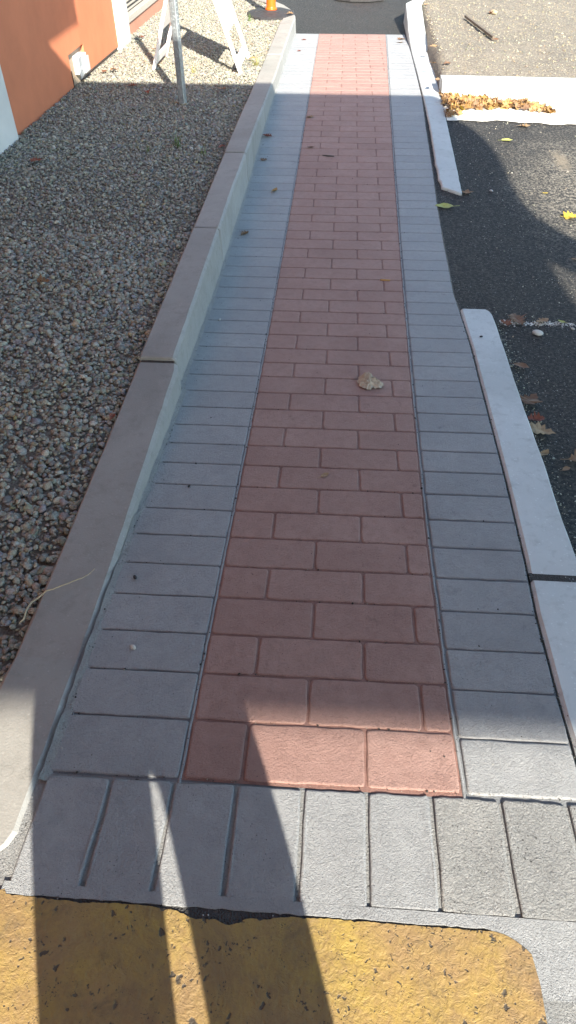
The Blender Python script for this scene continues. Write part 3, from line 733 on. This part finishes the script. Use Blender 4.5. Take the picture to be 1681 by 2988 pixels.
# ------------------------------------------------------------------ WHITE BARRICADE (A-frame of two leaves)
M_BAR = simple('white_barricade_plastic', (.86,.85,.84), .45, var=.05, scale=8)
bar = empty('barricade', (-1.19, 7.45, .14)); tag(bar, 'white folding A-frame barricade standing open on the sunlit gravel', 'barricade')
APX, APZ = 0.0, 1.16
def leaf_(foot_x, y0, y1, skew=0):
    dirv = Vector((APX-foot_x, 0, APZ)); Lh = dirv.length; u = dirv.normalized(); sgn = 1 if foot_x > 0 else -1
    nv = Vector((u.z, 0, -u.x))*(1 if foot_x > 0 else -1)
    def pl(name, s0, s1, ya, yb, th=.022, taper=0):
        vs = []
        for t in (-th/2, th/2):
            for s, yy_ in ((s0, ya), (s0, yb), (s1, yb), (s1, ya)):
                k = yy_
                if taper and s == s0: k = yy_+(taper if yy_ == ya else -taper)*.5
                p = Vector((foot_x, 0, 0))+u*s+nv*t; vs.append((p.x, k+skew*(1-s/Lh), p.z))
        o = mk(name, vs, [(3,2,1,0),(4,5,6,7),(0,1,5,4),(1,2,6,5),(2,3,7,6),(3,0,4,7)], M_BAR, bar, tuple(np.mean(vs, 0)))
        bm = bmesh.new(); bm.from_mesh(o.data); bmesh.ops.recalc_face_normals(bm, faces=bm.faces); bmesh.ops.bevel(bm, geom=list(bm.edges), offset=.004, segments=1, affect='EDGES'); bm.to_mesh(o.data); bm.free()
    W = .062
    pl('leg', 0, Lh, y0, y0+W, .030, .02); pl('leg', 0, Lh, y1-W, y1, .030, .02)
    pl('rail', .045, .125, y0+W+.001, y1-W-.001)
    pl('panel', .325, Lh-.30, y0+W+.001, y1-W-.001)
    pl('rail', Lh-.2, Lh-.08, y0+W+.001, y1-W-.001)
leaf_(.42, -.33, .36); leaf_(-.40, -.22, .40)
box('hinge', (-.03, -.2, APZ-.02), (.03, .3, APZ+.015), M_BAR, bar, .004)

# ------------------------------------------------------------------ DELINEATORS
M_RUB = simple('black_rubber', (.045,.045,.047), .8, var=.3, scale=25, bumpd=.001); M_TUBE = simple('orange_tube_plastic', (.80,.12,.012), .35, var=.05)
def delineator(loc, rz, label, tall=True):
    e = empty('delineator', loc, rz); tag(e, label, 'delineator', 'delineator posts by the far drive')
    r1, r2 = .285, .36
    def octo(sx, sy, z, c=.38): return [(sx, -sy*c, z),(sx, sy*c, z),(sx*.52, sy, z),(-sx*.52, sy, z),(-sx, sy*c, z),(-sx, -sy*c, z),(-sx*.52, -sy, z),(sx*.52, -sy, z)]
    loft('base', [octo(r1,r2,0), octo(r1,r2,.022), octo(r1*.93,r2*.93,.034), octo(r1*.40,r2*.36,.050), octo(.075,.075,.062)], M_RUB, e)
    for sx in (-1, 1):
        box('grip_slot', (sx*.17-.03, -.012, .036), (sx*.17+.03, .012, .049), M_RUB, e, .002)
    secs = []
    for z, r in ((.062,.072),(.075,.069),(.085,.059),(.10,.057),(.55,.054),(.95,.050),(1.0,.045),(1.04,.02)):
        secs.append([(math.cos(a)*r, math.sin(a)*r, z) for a in np.linspace(0, 2*math.pi, 21)[:-1]])
    t = loft('tube', secs, M_TUBE, e, smooth=True)
    M_REF = bpy.data.materials.get('reflective_white') or simple('reflective_white', (.8,.8,.8), .3, var=.02)
    for z0 in (.62, .78): loft('reflective_band', [[(math.cos(a)*.0565, math.sin(a)*.0565, z0+q) for a in np.linspace(0, 2*math.pi, 21)[:-1]] for q in (0, .09)], M_REF, e)
    return e
delineator((-.755, 10.15, .118), R(8), 'orange tube delineator with black rubber base on the gravel by the curved kerb')
delineator((.345, 12.80, -.066), R(90), 'delineator whose black base lies on the far asphalt')

# ------------------------------------------------------------------ LEAVES
def leaf_material(name, cols_):
    t = NT(name); r = t.objrand()
    st = [(i/max(1, len(cols_)-1), c) for i, c in enumerate(cols_)]
    c = t.ramp(r, st, 'LINEAR'); c = t.mix(t.ramp(t.noise(70, 4), [(.4, 0), (.7, .5)]), c, t.mix(1., c, (.5,.42,.35), 'MULTIPLY'))
    t.out(c, .6, t.bump(t.noise(160, 3), .001)); return t.m
M_LEAF = leaf_material('dry_leaf', [(.20,.11,.055),(.28,.17,.085),(.33,.22,.12),(.24,.15,.09),(.16,.085,.05)])
M_LEAFY = leaf_material('golden_leaf', [(.38,.23,.08),(.33,.18,.07),(.45,.30,.12),(.27,.15,.07),(.38,.24,.13)])
M_LEAFG = leaf_material('green_yellow_leaf', [(.38,.40,.12),(.52,.50,.12)])
M_LEAFD = leaf_material('dark_red_leaf', [(.20,.055,.035),(.16,.09,.05)])
M_LEAFYE = leaf_material('bright_yellow_leaf', [(.55,.42,.05),(.50,.36,.05)])
def leaf_mesh(kind, seed, curl=.5):
    rr = random.Random(seed); half = []
    if kind == 'oak':
        prof_ = [(0,.02),(.06,.05),(.14,.20),(.20,.10),(.30,.34),(.38,.14),(.50,.42),(.60,.17),(.72,.32),(.80,.13),(.90,.17),(1,.0)]
    elif kind == 'maple':
        prof_ = [(0,.02),(.02,.18),(-.04,.40),(.16,.32),(.28,.60),(.40,.30),(.52,.40),(.58,.16),(.76,.20),(.84,.08),(1,.0)]
    else:
        prof_ = [(0,.01),(.12,.14),(.3,.24),(.5,.27),(.7,.21),(.86,.11),(1,0)]
    Lp = [(a+rr.uniform(-.02,.02), b*rr.uniform(.85,1.15)) for a, b in prof_]; Rp = [(a+rr.uniform(-.02,.02), -b*rr.uniform(.85,1.15)) for a, b in prof_]
    cu, tw, lo = curl*rr.uniform(.5,1.3), rr.uniform(-.5,.5), curl*rr.uniform(-.3,.9)
    def z(a, b): return cu*b*b*1.1+lo*(a-.5)**2*.8+tw*b*(a-.4)*.6+.03*math.sin(a*9+b*5)
    vs = []; fs = []; n = len(prof_)
    for (a, b), (c, d), (e, _) in zip(Lp, Rp, prof_): vs += [(a, b, z(a, b)), (e, 0, z(e, 0)-.01), (c, d, z(c, d))]
    for i in range(n-1):
        k = i*3; fs += [(k, k+1, k+4, k+3), (k+1, k+2, k+5, k+4)]
    s = len(vs); vs += [(-.32, .015, .03), (-.32, -.012, .03), (0, .012, z(0,0)), (0, -.012, z(0,0))]; fs.append((s, s+1, s+3, s+2))
    vs = np.array(vs); vs[:, 2] -= vs[:, 2].min(); vs[:, 0] -= .4
    # give it thickness
    n0 = len(vs); top = vs+np.array([0,0,.012]); fs2 = [tuple(n0+i for i in f) for f in fs]+[tuple(reversed(f)) for f in fs]
    me = bpy.data.meshes.new('leaf'); me.from_pydata(np.r_[vs, top].tolist(), [], fs2); me.update(); return me
LM = {k: [leaf_mesh(k, s+hash_, c) for s, c in ((1,.5),(2,.9),(3,.3),(4,1.2),(5,.7))] for k, hash_ in (('oak', 10), ('maple', 40), ('plain', 70))}
def put_leaf(kind, idx, x, y, z, size, rz, mat, label, tilt=0, group='fallen leaves', name='fallen_leaf', ty=0):
    me = LM[kind][idx % 5].copy() if False else None
    key = (kind, idx % 5, mat.name)
    if key not in LC:
        m2 = LM[kind][idx % 5].copy(); m2.materials.clear(); m2.materials.append(mat); LC[key] = m2
    o = bpy.data.objects.new(name, LC[key]); COL.objects.link(o)
    o.location = (x, y, z); o.scale = (size*((.62 if x < -.55 else .85) if group == 'scattered fallen leaves' and (x < -.55 or x > .9) else .9),)*3; o.rotation_euler = (tilt, ty, rz)
    tag(o, label, 'leaf', group); return o
LC = {}
S_ = prof
P = lambda y: prof(y)+.001
A_ = lambda y: asph(y)+.003
single = [
 ('oak',1,-.395,5.70,P(5.7)+.004,.095,2.6,M_LEAFD,'dark shrivelled leaf lying against the left kerb, beyond the orange one'),
 ('maple',2,-.385,5.24,P(5.24),.055,.6,M_LEAF,'small orange-brown leaf on the grey pavers close to the left kerb'),
 ('plain',3,-.264,4.68,P(4.68),.075,1.2,M_LEAFY,'tan upright sliver of leaf in the middle of the left grey course'),
 ('oak',3,-.385,4.00,P(4.0),.075,.9,M_LEAF,'curled beige leaf at the kerb foot near the second kerb joint'),
 ('plain',4,-.066,5.495,P(5.5),.065,.2,M_LEAF,'small curled brown leaf on the red bricks, left part of the band'),
 ('oak',4,-.108,6.186,P(6.19),.085,.3,M_LEAF,'brown leaf on the joint of red and grey just inside the shade'),
 ('plain',2,.842,4.515,A_(4.5)+.002,.135,.05+math.pi,M_LEAFG,'pale green leaf lying flat on the asphalt at the walkway edge'),
 ('maple',4,1.0,4.76,A_(4.76),.085,1.3,M_LEAF,'brown lobed leaf beside the broken end of the pale kerb'),
 ('maple',1,1.60,4.405,A_(4.4),.12,.1,M_LEAFYE,'bright yellow leaf on the sunlit asphalt near the right edge'),
 ('oak',0,1.045,3.06,.012,.125,1.9,M_LEAF,'long brown oak leaf at the near end of the paint seam'),
 ('oak',2,1.155,3.06,.012,.085,.5,M_LEAF,'folded tan leaf standing on the paint seam'),
 ('plain',0,1.255,3.06,.012,.045,2.6,M_LEAFG,'tiny yellow-green leaf on the white paint seam'),
 ('maple',3,.975,3.03,.012,.07,2.0,M_LEAFD,'dark red leaf tucked behind the rounded kerb end'),
 ('plain',1,.985,2.66,.012,.085,-.4,M_LEAF,'uppermost tan leaf in the row along the kerb outside edge'),
 ('maple',0,.985,2.40,.012,.105,.9,M_LEAF,'broad brown leaf under the lone tan one along the kerb edge'),
 ('oak',1,.975,2.27,.012,.085,.1,M_LEAFD,'dark folded leaf in the row along the kerb outside edge'),
 ('maple',2,.985,2.19,.016,.115,-.3,M_LEAF,'pinkish brown pointed leaf sticking out from the kerb edge'),
 ('plain',3,.972,2.05,.012,.06,.8,M_LEAF,'lowest small leaf in the row along the kerb outside edge'),
 ('oak',3,1.10,2.03,.012,.125,.15,M_LEAF,'orange oak leaf with long lobes alone on the black asphalt'),
 ('plain',1,1.035,1.97,.012,.045,.5,M_LEAF,'small orange scrap of leaf next to the lone oak leaf'),
 ('plain',2,.151,1.734,P(1.73),.038,.7,M_LEAF,'small brown scrap of leaf on the red bricks nearer than the napkin'),
 ('maple',1,.80,9.47,P(9.5),.10,.2,M_LEAF,'brown leaf at the far right corner of the walkway'),
 ('oak',2,.765,9.25,P(9.3),.09,.1,M_LEAF,'second brown leaf just nearer than the far corner one'),
 ('oak',0,-.32,9.35,P(9.4),.07,.3,M_LEAFD,'dark scrap of leaf on the far left white pavers'),
 ('oak',1,-.33,8.65,P(8.65),.055,.8,M_LEAFD,'small dark twiggy scrap on the sunlit left pavers'),
 ('oak',4,1.58,6.08,A_(6.1),.12,.1,M_LEAF,'orange leaf on the asphalt touching the gutter edge'),
 ('plain',4,1.40,5.75,A_(5.75),.10,.1,M_LEAFG,'thin yellowish leaf stalk on the sunlit asphalt'),
 ('plain',0,1.51,4.78,A_(4.8),.045,.1,M_LEAFYE,'small yellow scrap on the worn asphalt'),
 ('oak',2,1.49,3.80,A_(3.8),.07,.0,M_LEAF,'orange leaf at the right edge beside the small patch of sun'),
 ('oak',0,-.64,4.95,.19,.10,.9,M_LEAFD,'dark red leaf on the gravel close to the kerb'),
 ('maple',2,-1.80,4.62,.185,.12,.4,M_LEAFD,'dark red leaf on the gravel out from the white pilaster'),
 ('maple',3,-1.20,2.95,.19,.10,.3,M_LEAF,'tan leaf half buried in the gravel near the left edge'),
 ('oak',1,-1.63,6.55,.17,.13,.4,M_LEAFD,'brown leaf just inside the shade on the gravel'),
 ('oak',3,-1.45,6.35,.17,.12,2.,M_LEAFD,'brown leaf in the shaded gravel left of the post'),
 ('maple',4,-.85,6.5,.17,.13,1.,M_LEAF,'brown leaf in the shaded gravel between post and kerb'),
 ('oak',4,-2.02,8.55,.16,.16,.2,M_LEAFD,'reddish leaf at the foot of the white corner trim'),
 ('maple',0,-1.72,8.0,.16,.14,.8,M_LEAF,'orange leaf left of the barricade foot'),
 ('oak',2,-2.0,7.05,.165,.13,1.5,M_LEAFD,'dark leaf on the gravel under the outlet box'),
 ('maple',1,-1.92,7.12,.165,.14,.2,M_LEAF,'pale brown leaf on the gravel beside the outlet box'),
 ('plain',1,-.72,7.62,.17,.13,.4,M_LEAFY,'yellow-brown leaf by the right barricade foot'),
 ('oak',0,-.52,9.95,.17,.10,.4,M_LEAF,'brown leaf on the kerb beside the delineator base'),
 ('oak',3,-.617,1.94,.19,.055,1.4,M_LEAFD,'dark red leaf wedged between gravel and near kerb'),
]
for k in single: put_leaf(k[0], k[1], k[2], k[3], k[4], k[5], k[6], k[7], k[8], tilt=random.uniform(-.15,.15), group='scattered fallen leaves')
isl_leaves = [
 ('oak',1,(1.24, 11.36),.13,.3,M_LEAF,'orange leaf at the far left corner of the dirt island'),
 ('plain',2,(1.16, 10.87),.09,1.,M_LEAF,'brown leaf just below the far left corner leaf of the island'),
 ('maple',3,(1.92, 10.29),.09,.2,M_LEAFD,'reddish leaf on the dirt to the right of the stake middle'),
 ('oak',0,(1.11, 7.58),.09,.5,M_LEAF,'orange leaf on the dirt near the left kerb, right one of two'),
 ('plain',4,(0.98, 7.58),.08,.1,M_LEAF,'brown leaf on the dirt near the left kerb, left one of two'),
 ('oak',2,(1.03, 8.21),.09,.3,M_LEAF,'brown leaf hard against the island kerb, level with the stake end'),
 ('plain',1,(1.71, 8.64),.08,.2,M_LEAF,'orange leaf touching the near end of the stake'),
 ('maple',0,(2.32, 11.48),.15,.4,M_LEAFG,'yellow-green leaf by the far curved island kerb'),
 ('plain',0,(0.97, 6.95),.10,1.4,M_LEAF,'tan leaf stuck in the near left corner of the dirt island')]
for kd, ix, (lx_, ly_), sz_, rz_, mt_, lb_ in isl_leaves:
    put_leaf(kd, ix, lx_, ly_, isl_z(lx_, ly_)+.012, sz_, rz_, mt_, lb_, tilt=random.uniform(-.2,.2), group='leaves on the dirt island')
# heap of leaves in the gutter
ptop = zi([(1.0,6.90),(1.1,6.88),(1.3,6.86),(1.45,6.74),(1.55,6.68),(1.62,6.74),(1.72,6.75),(1.80,6.64),(1.87,6.48)])
pbot = zi([(1.0,6.25),(1.08,6.30),(1.2,6.42),(1.35,6.50),(1.5,6.52),(1.62,6.50),(1.75,6.44),(1.87,6.41)])
cnt = 0
while cnt < 290:
    x = 1.01+.87*random.random()**1.25; a, b = pbot(x), ptop(x); y = random.uniform(a, b)
    h = min(1, (b-a)/.5)*max(0, math.sin(math.pi*min(1, max(0, (y-a)/(b-a+.02)*.8+.2))))*.026
    z = prof(y)+.006+h*random.uniform(.25, 1)
    m = random.choices([M_LEAFY, M_LEAF, M_LEAFYE, M_LEAFG], [7, 4, .2, .25])[0]
    put_leaf(random.choice(['oak','maple','maple']), cnt, x, y, z, random.uniform(.055,.085), random.uniform(0,6.28), m, 'dry golden leaf in the heap drifted into the gutter', tilt=random.uniform(-.9,.9), group='heap of fallen leaves in the gutter', ty=random.uniform(-.6,.6)); cnt += 1

# ------------------------------------------------------------------ CRUMPLED NAPKIN, TWIG, STICK, BUTTS, STONES
M_NAP = simple('tan_paper', (.44,.38,.30), .85, var=.12, scale=40)
def napkin():
    N = 34; bm = bmesh.new(); V = {}
    out = [(-1,.15),(-.78,.62),(-.35,.80),(.05,.52),(.55,.18),(1.0,.02),(.92,-.42),(.35,-.50),(-.05,-.72),(-.45,-.62),(-.85,-.30)]
    ang = sorted([(math.atan2(b, a), math.hypot(a, b)) for a, b in out]); aa = [a for a, _ in ang]; rr_ = [r for _, r in ang]
    aa = [aa[-1]-2*math.pi]+aa+[aa[0]+2*math.pi]; rr_ = [rr_[-1]]+rr_+[rr_[0]]
    vs = [(0, 0, .3)]; fs = []; NA, NR = 56, 12
    for i in range(NR):
        for j in range(NA):
            t = -math.pi+2*math.pi*j/NA; r = np.interp(t, aa, rr_)*(i+1)/NR*(1+.05*math.sin(j*1.7))
            x, y = r*math.cos(t), r*math.sin(t)
            q = (y*1.15+x*.35)
            f = abs(((q*3.1+.5*mn.noise(Vector((x*1.7, y*1.7, 2)))) % 1)-.5)*2
            f2 = abs(((x*2.2-y*2.6+mn.noise(Vector((x*3, y*3, 5)))) % 1)-.5)*2
            edge = (1-((i+1)/NR)**3)
            vs.append((x, y, (.10+.30*f+.14*f2)*(.35+.65*edge)+.16*math.exp(-((x+.35)**2+(y-.35)**2)*5)))
    for j in range(NA): fs.append((0, 1+j, 1+(j+1) % NA))
    for i in range(NR-1):
        for j in range(NA): a = 1+i*NA+j; b = 1+i*NA+(j+1) % NA; fs.append((a, a+NA, b+NA, b))
    vs = [(x*.054, y*.078, z*.060) for x, y, z in vs]; s = len(vs)
    vs += [(x, y, max(0, z-.0012)) for x, y, z in vs]; fs += [tuple(reversed([s+i for i in f])) for f in fs]
    o = mk('napkin', vs, fs, M_NAP); o.location = (.322, 2.385, prof(2.385)+.001); o.rotation_euler = (R(-5.3), 0, R(-8))
    tag(o, 'crumpled tan paper napkin lying on the red bricks', 'napkin')
napkin()
def tube_path(name, pts, rad, mat, label, cat, parent=None, seg=6, group=None):
    secs = []
    for k, p in enumerate(pts):
        a = Vector(pts[max(0, k-1)]); b = Vector(pts[min(len(pts)-1, k+1)]); q = (b-a).normalized().to_track_quat('Z', 'Y')
        r = rad[k] if hasattr(rad, '__len__') else rad
        secs.append([tuple(Vector(p)+q@Vector((math.cos(2*math.pi*i/seg)*r, math.sin(2*math.pi*i/seg)*r, 0))) for i in range(seg)])
    o = loft(name, secs, mat, parent, smooth=True); tag(o, label, cat, group); return o
M_TWIG = simple('pale_straw', (.40,.34,.23), .8, var=.2, scale=60)
kz = lambda y: kerb_top(y)+.003
tw = [(-.476,1.215),(-.485,1.195),(-.500,1.178),(-.520,1.166),(-.535,1.154),(-.553,1.143),(-.566,1.133),(-.585,1.125),(-.602,1.112),(-.618,1.090),(-.622,1.065),(-.618,1.035),(-.625,1.02)]
tube_path('twig', [(x, y, kz(y)+(.0 if x > -.60 else -.012)) for x, y in tw], [.0008,.0012,.0015,.002,.0018,.0022,.002,.0024,.0025,.0028,.0026,.0026,.002], M_TWIG, 'pale dry vine twig trailing over the near kerb into the gravel', 'twig')
M_WOOD = simple('weathered_dark_wood', (.16,.13,.10), .8, var=.3, scale=40)
sa, sb_ = Vector((1.56,9.98,isl_z(1.56,9.98)+.03)), Vector((1.70,8.68,isl_z(1.70,8.68)+.025))
q = (sb_-sa).to_track_quat('Z', 'Y'); Ls = (sb_-sa).length
vs, fs = box_vf((-.014,-.012,0), (.014,.012,Ls), .003); vs = [tuple(sa+q@Vector(v)) for v in vs]
tag(mk('wooden_stake', vs, fs, M_WOOD, None, tuple(np.mean(vs, 0))), 'weathered wooden stake lying on the dirt island', 'stake')
M_BUTT = simple('cigarette_filter', (.50,.27,.09), .8, var=.2)
tube_path('cigarette_butt', [(.395,3.44,P(3.44)+.004),(.448,3.437,P(3.44)+.004)], .004, M_BUTT, 'orange cigarette butt on a red brick near the right grey course', 'cigarette butt')
tube_path('twig', [(.03,5.34,P(5.34)+.004),(.07,5.325,P(5.33)+.006),(.115,5.33,P(5.33)+.003)], [.003,.005,.003], simple('dark_bark', (.06,.05,.045), .9), 'short dark twig lying across the red bricks', 'twig')
def pebble(x, y, z, r, col, label):
    v, f = ico(3); v = v*np.array([1,.62,.5])*r; o = mk('stone', v.tolist(), f.tolist(), simple('stone_'+str(len(bpy.data.materials)), col, .6, var=.15), smooth=True)
    o.location = (x, y, z+r*.4); o.rotation_euler = (0,0,random.uniform(0,3)); tag(o, label, 'stone'); return o
pebble(1.12, 2.955, .0, .026, (.50,.50,.47), 'smooth pale oval stone on the asphalt just under the paint seam')
pebble(1.295, 3.01, .003, .010, (.55,.53,.47), 'round beige pebble at the right end of the paint seam')
pebble(1.165, 4.80, asph(4.8), .013, (.46,.46,.46), 'grey pebble on the shaded asphalt right of the broken kerb')
pebble(.836, 2.842, prof(2.84)+.004, .008, (.04,.04,.045), 'small black pebble on the pale near kerb')
pebble(1.93, 10.3, isl_z(1.93,10.3), .055, (.34,.27,.18), 'largest tan rock on the dirt island')
pebble(-.31, .965, prof(.965), .009, (.50,.49,.45), 'small pale pebble in a joint of the left grey course')
pebble(-.29, 1.64, prof(1.64)+.001, .0065, (.03,.03,.03), 'small black lump on a left grey paver')
pebble(-.365, 1.21, prof(1.21)+.001, .008, (.03,.03,.035), 'black tar blob on the near left grey pavers')
pebble(-.38, 2.93, prof(2.93)+.001, .010, (.35,.34,.33), 'grey pebble by the left kerb foot')
# tiny grit on the walkway
n = 420; x = rng.uniform(-.42, .74, n); y = rng.uniform(.62, 8, n); k = rng.random(n) < .5; x[k] = -.425+np.abs(rng.normal(0,.03,k.sum()))
sz = np.clip(rng.lognormal(math.log(.0014), .45, n), .0006, .0045); z = np.array([prof(v) for v in y])+sz*.2
c = np.where(rng.random((n,1)) < .7, np.array([[.03,.03,.03]]), np.array([[.5,.49,.46]]))
tag(stones('grit', np.stack([x, y, z], 1), sz, c, 1, M_STONE), 'dark grit and crumbs dusted over the pavers', 'grit', kind='stuff')

pts = []
for k in range(900):
    y = random.uniform(.63, 9); f = random.choice([lambda v: band_l(v)-.003, lambda v: band_r(v)+.004]); pts.append((f(y)+random.gauss(0,.003), y))
for k in range(900):
    i = int(random.random()**1.6*(len(ROWS)-1)); x = random.uniform(-.42, .74); pts.append((x, ROWS[i]+SL*x+random.gauss(0,.0012)))
for k in range(500):
    y = random.uniform(.63, 7); pts.append((kx(y)+abs(random.gauss(0,.006)), y))
for k in range(500):
    y = random.uniform(.7, 3.1); pts.append((walk_r(y)+random.gauss(0,.004), y))
pa = np.array(pts); n = len(pa); sz = np.clip(rng.lognormal(math.log(.0013), .5, n), .0005, .0045)
z = np.array([prof(v) for v in pa[:,1]])-.0012+sz*.3
c = np.where(rng.random((n,1)) < .8, np.array([[.035,.033,.03]]), np.array([[.33,.31,.27]]))
tag(stones('joint_grit', np.stack([pa[:,0], pa[:,1], z], 1), sz, c, 1, M_STONE), 'dark crumbs caught in the joints of the pavers', 'grit', kind='stuff')

# ------------------------------------------------------------------ GRASS TUFTS
M_GRASS = simple('grass_blade', (.10,.17,.035), .6, var=.4, scale=20); M_STRAW = simple('straw_blade', (.30,.28,.10), .7, var=.3, scale=20)
def tuft(x, y, z, n, h, spread, mat, label):
    vs = []; fs = []
    for _ in range(n):
        a = random.uniform(0, 6.28); b = random.uniform(.2, 1)*spread; hh = h*random.uniform(.5, 1); w = .0022; px, py = random.gauss(0,.012), random.gauss(0,.012)
        s = len(vs)
        for k in range(5):
            t = k/4; cx_, cy_, cz_ = px+math.cos(a)*b*t*t, py+math.sin(a)*b*t*t, hh*t*(1-.35*t*b/spread)
            ww = w*(1-t*.9); vs += [(cx_-math.sin(a)*ww, cy_+math.cos(a)*ww, cz_), (cx_+math.sin(a)*ww, cy_-math.cos(a)*ww, cz_)]
        for k in range(4): q = s+2*k; fs.append((q, q+1, q+3, q+2))
    o = mk('grass_tuft', vs, fs, mat); o.location = (x, y, z); tag(o, label, 'grass tuft'); return o
tuft(-.955, 5.02, .155, 22, .17, .08, M_GRASS, 'tallest green grass tuft in the shaded gravel below the post')
tuft(-.74, 4.85, .155, 10, .10, .05, M_GRASS, 'small grass tuft close to the left kerb')
tuft(-1.12, 4.88, .155, 10, .10, .05, M_GRASS, 'thin grass tuft left of the tallest one')
tuft(-.66, 7.45, .14, 46, .12, .22, M_STRAW, 'straw coloured grass tuft spilling onto the far kerb')
tuft(-1.2, 7.15, .14, 14, .12, .16, M_STRAW, 'sparse straw tuft on the gravel behind the post')
tuft(-.97, 9.72, .13, 16, .10, .05, M_GRASS, 'green weed beside the delineator base')

# ------------------------------------------------------------------ PHOTOGRAPHER (behind the camera; the legs throw the two shadows)
M_JEAN = simple('dark_denim', (.03,.04,.07), .9, var=.3, scale=80); M_SHIRT = simple('grey_shirt', (.18,.18,.19), .9); M_SKIN = simple('skin', (.48,.29,.21), .55, var=.06); M_SHOE = simple('black_shoe', (.03,.03,.03), .6); M_HAIR = simple('dark_hair', (.04,.03,.022), .7)
def person():
    gx_, gy_, gz_ = .215, -.45, .2665
    J = {}; E = []
    def v(n, x, y, z, rx, ry=None): J[n] = (x, y, z, rx, ry or rx)
    v('pel', 0, 0, .92, .155, .115); v('belly', 0, 0, 1.08, .15, .115); v('chest', 0, -.01, 1.30, .165, .115); v('neck0', 0, 0, 1.45, .085, .075); v('neck', 0, .015, 1.52, .055); 
    v('head', 0, .03, 1.60, .072, .085); v('head2', 0, .03, 1.69, .078, .095); v('top', 0, .02, 1.755, .05, .06)
    E += [('pel','belly'),('belly','chest'),('chest','neck0'),('neck0','neck'),('neck','head'),('head','head2'),('head2','top')]
    for s, t in ((-1,'l'),(1,'r')):
        g = 1.13 if s < 0 else 1.02
        v('hip'+t, s*.128, 0, .84, .142*g, .12*g); v('th'+t, s*.138, .01, .66, .132*g, .118*g); v('kn'+t, s*.140, .01, .44, .114*g, .105*g); v('ca'+t, s*.14, -.01, .27, .106*g, .10*g); v('an'+t, s*.14, -.01, .075, .08, .08); v('he'+t, s*.14, .02, .04, .045, .04); v('to'+t, s*.15, .17, .03, .04, .028)
        E += [('pel','hip'+t),('hip'+t,'th'+t),('th'+t,'kn'+t),('kn'+t,'ca'+t),('ca'+t,'an'+t),('an'+t,'he'+t),('he'+t,'to'+t)]
        v('sh'+t, s*.185, 0, 1.40, .068, .065); v('ua'+t, s*.225, .03, 1.26, .05); v('el'+t, s*.225, .10, 1.13, .042); v('fa'+t, s*.15, .24, 1.25, .036); v('wr'+t, s*.075-.05, .355, 1.33, .026, .024); v('pa'+t, s*.052-.06, .395, 1.365, .030, .016)
        E += [('neck0','sh'+t),('sh'+t,'ua'+t),('ua'+t,'el'+t),('el'+t,'fa'+t),('fa'+t,'wr'+t),('wr'+t,'pa'+t)]
        for q in range(4):
            dz = .03-.02*q; a = 'f%d%s' % (q, t); v(a+'a', s*.048-.062, .405-dz*.3, 1.375+dz, .0095); v(a+'b', s*.034-.062, .418-dz*.3, 1.383+dz, .0085); v(a+'c', s*.02-.062, .414-dz*.3, 1.386+dz*.95, .0075)
            E += [('pa'+t, a+'a'), (a+'a', a+'b'), (a+'b', a+'c')]
        v('t0'+t, s*.035-.06, .375, 1.38, .011); v('t1'+t, s*.015-.06, .372, 1.40, .009); E += [('pa'+t,'t0'+t),('t0'+t,'t1'+t)]
    names = list(J); idx = {n: i for i, n in enumerate(names)}
    me = bpy.data.meshes.new('body'); me.from_pydata([J[n][:3] for n in names], [(idx[a], idx[b]) for a, b in E], []); me.update()
    o = bpy.data.objects.new('person', me); COL.objects.link(o)
    md = o.modifiers.new('skin', 'SKIN'); md.use_smooth_shade = True
    for i, n in enumerate(names):
        sv = me.skin_vertices[0].data[i]; sv.radius = (J[n][3], J[n][4]); sv.use_root = (n == 'pel')
    sb2 = o.modifiers.new('sub', 'SUBSURF'); sb2.levels = 2; sb2.render_levels = 2
    dg = bpy.context.evaluated_depsgraph_get(); ev = o.evaluated_get(dg); m2 = bpy.data.meshes.new_from_object(ev)
    o.modifiers.clear(); o.data = m2; m2.materials.clear()
    for m in (M_JEAN, M_SHIRT, M_SKIN, M_SHOE): m2.materials.append(m)
    for p in m2.polygons:
        c = p.center; k = 0
        if c.z < .085: k = 3
        elif c.z > 1.50: k = 2
        elif c.y > .20 and c.z > 1.1: k = 2
        elif c.z > .93: k = 1
        p.material_index = k; p.use_smooth = True
    o.location = (gx_, gy_, gz_)
    # face and hair
    def el(name, c, r, mat, sub_=2):
        V, F = ico(sub_); vv = (V*np.array(r)+np.array(c)); q = mk(name, vv.tolist(), F.tolist(), mat, o, smooth=True); return q
    el('hair', (0,.0,1.715), (.088,.098,.075), M_HAIR, 3)
    el('nose', (0,.135,1.625), (.013,.018,.022), M_SKIN)
    for s in (-1, 1):
        el('eye', (s*.03,.112,1.66), (.012,.008,.008), simple('eye_white', (.7,.7,.7), .3) if s < 0 else bpy.data.materials['eye_white']); el('ear', (s*.082,.02,1.64), (.012,.02,.03), M_SKIN)
    el('mouth', (0,.112,1.585), (.022,.008,.006), simple('lips', (.35,.12,.10), .5))
    tag(o, 'person in dark jeans and grey shirt holding up a phone on the yellow landing', 'person')
person()
ph = Matrix((rt2, up2, -fw)).transposed().to_4x4(); ph.translation = CAM-fw*.012
vs, fs = box_vf((-.037,-.115,-.004), (.037,.030,.004), .0025)
vs = [tuple(ph@Vector(v)) for v in vs]; o = mk('mobile_phone', vs, fs, simple('phone_black', (.02,.02,.022), .25), None, tuple(np.mean(vs, 0)))
tag(o, 'black mobile phone held up in both hands', 'phone')
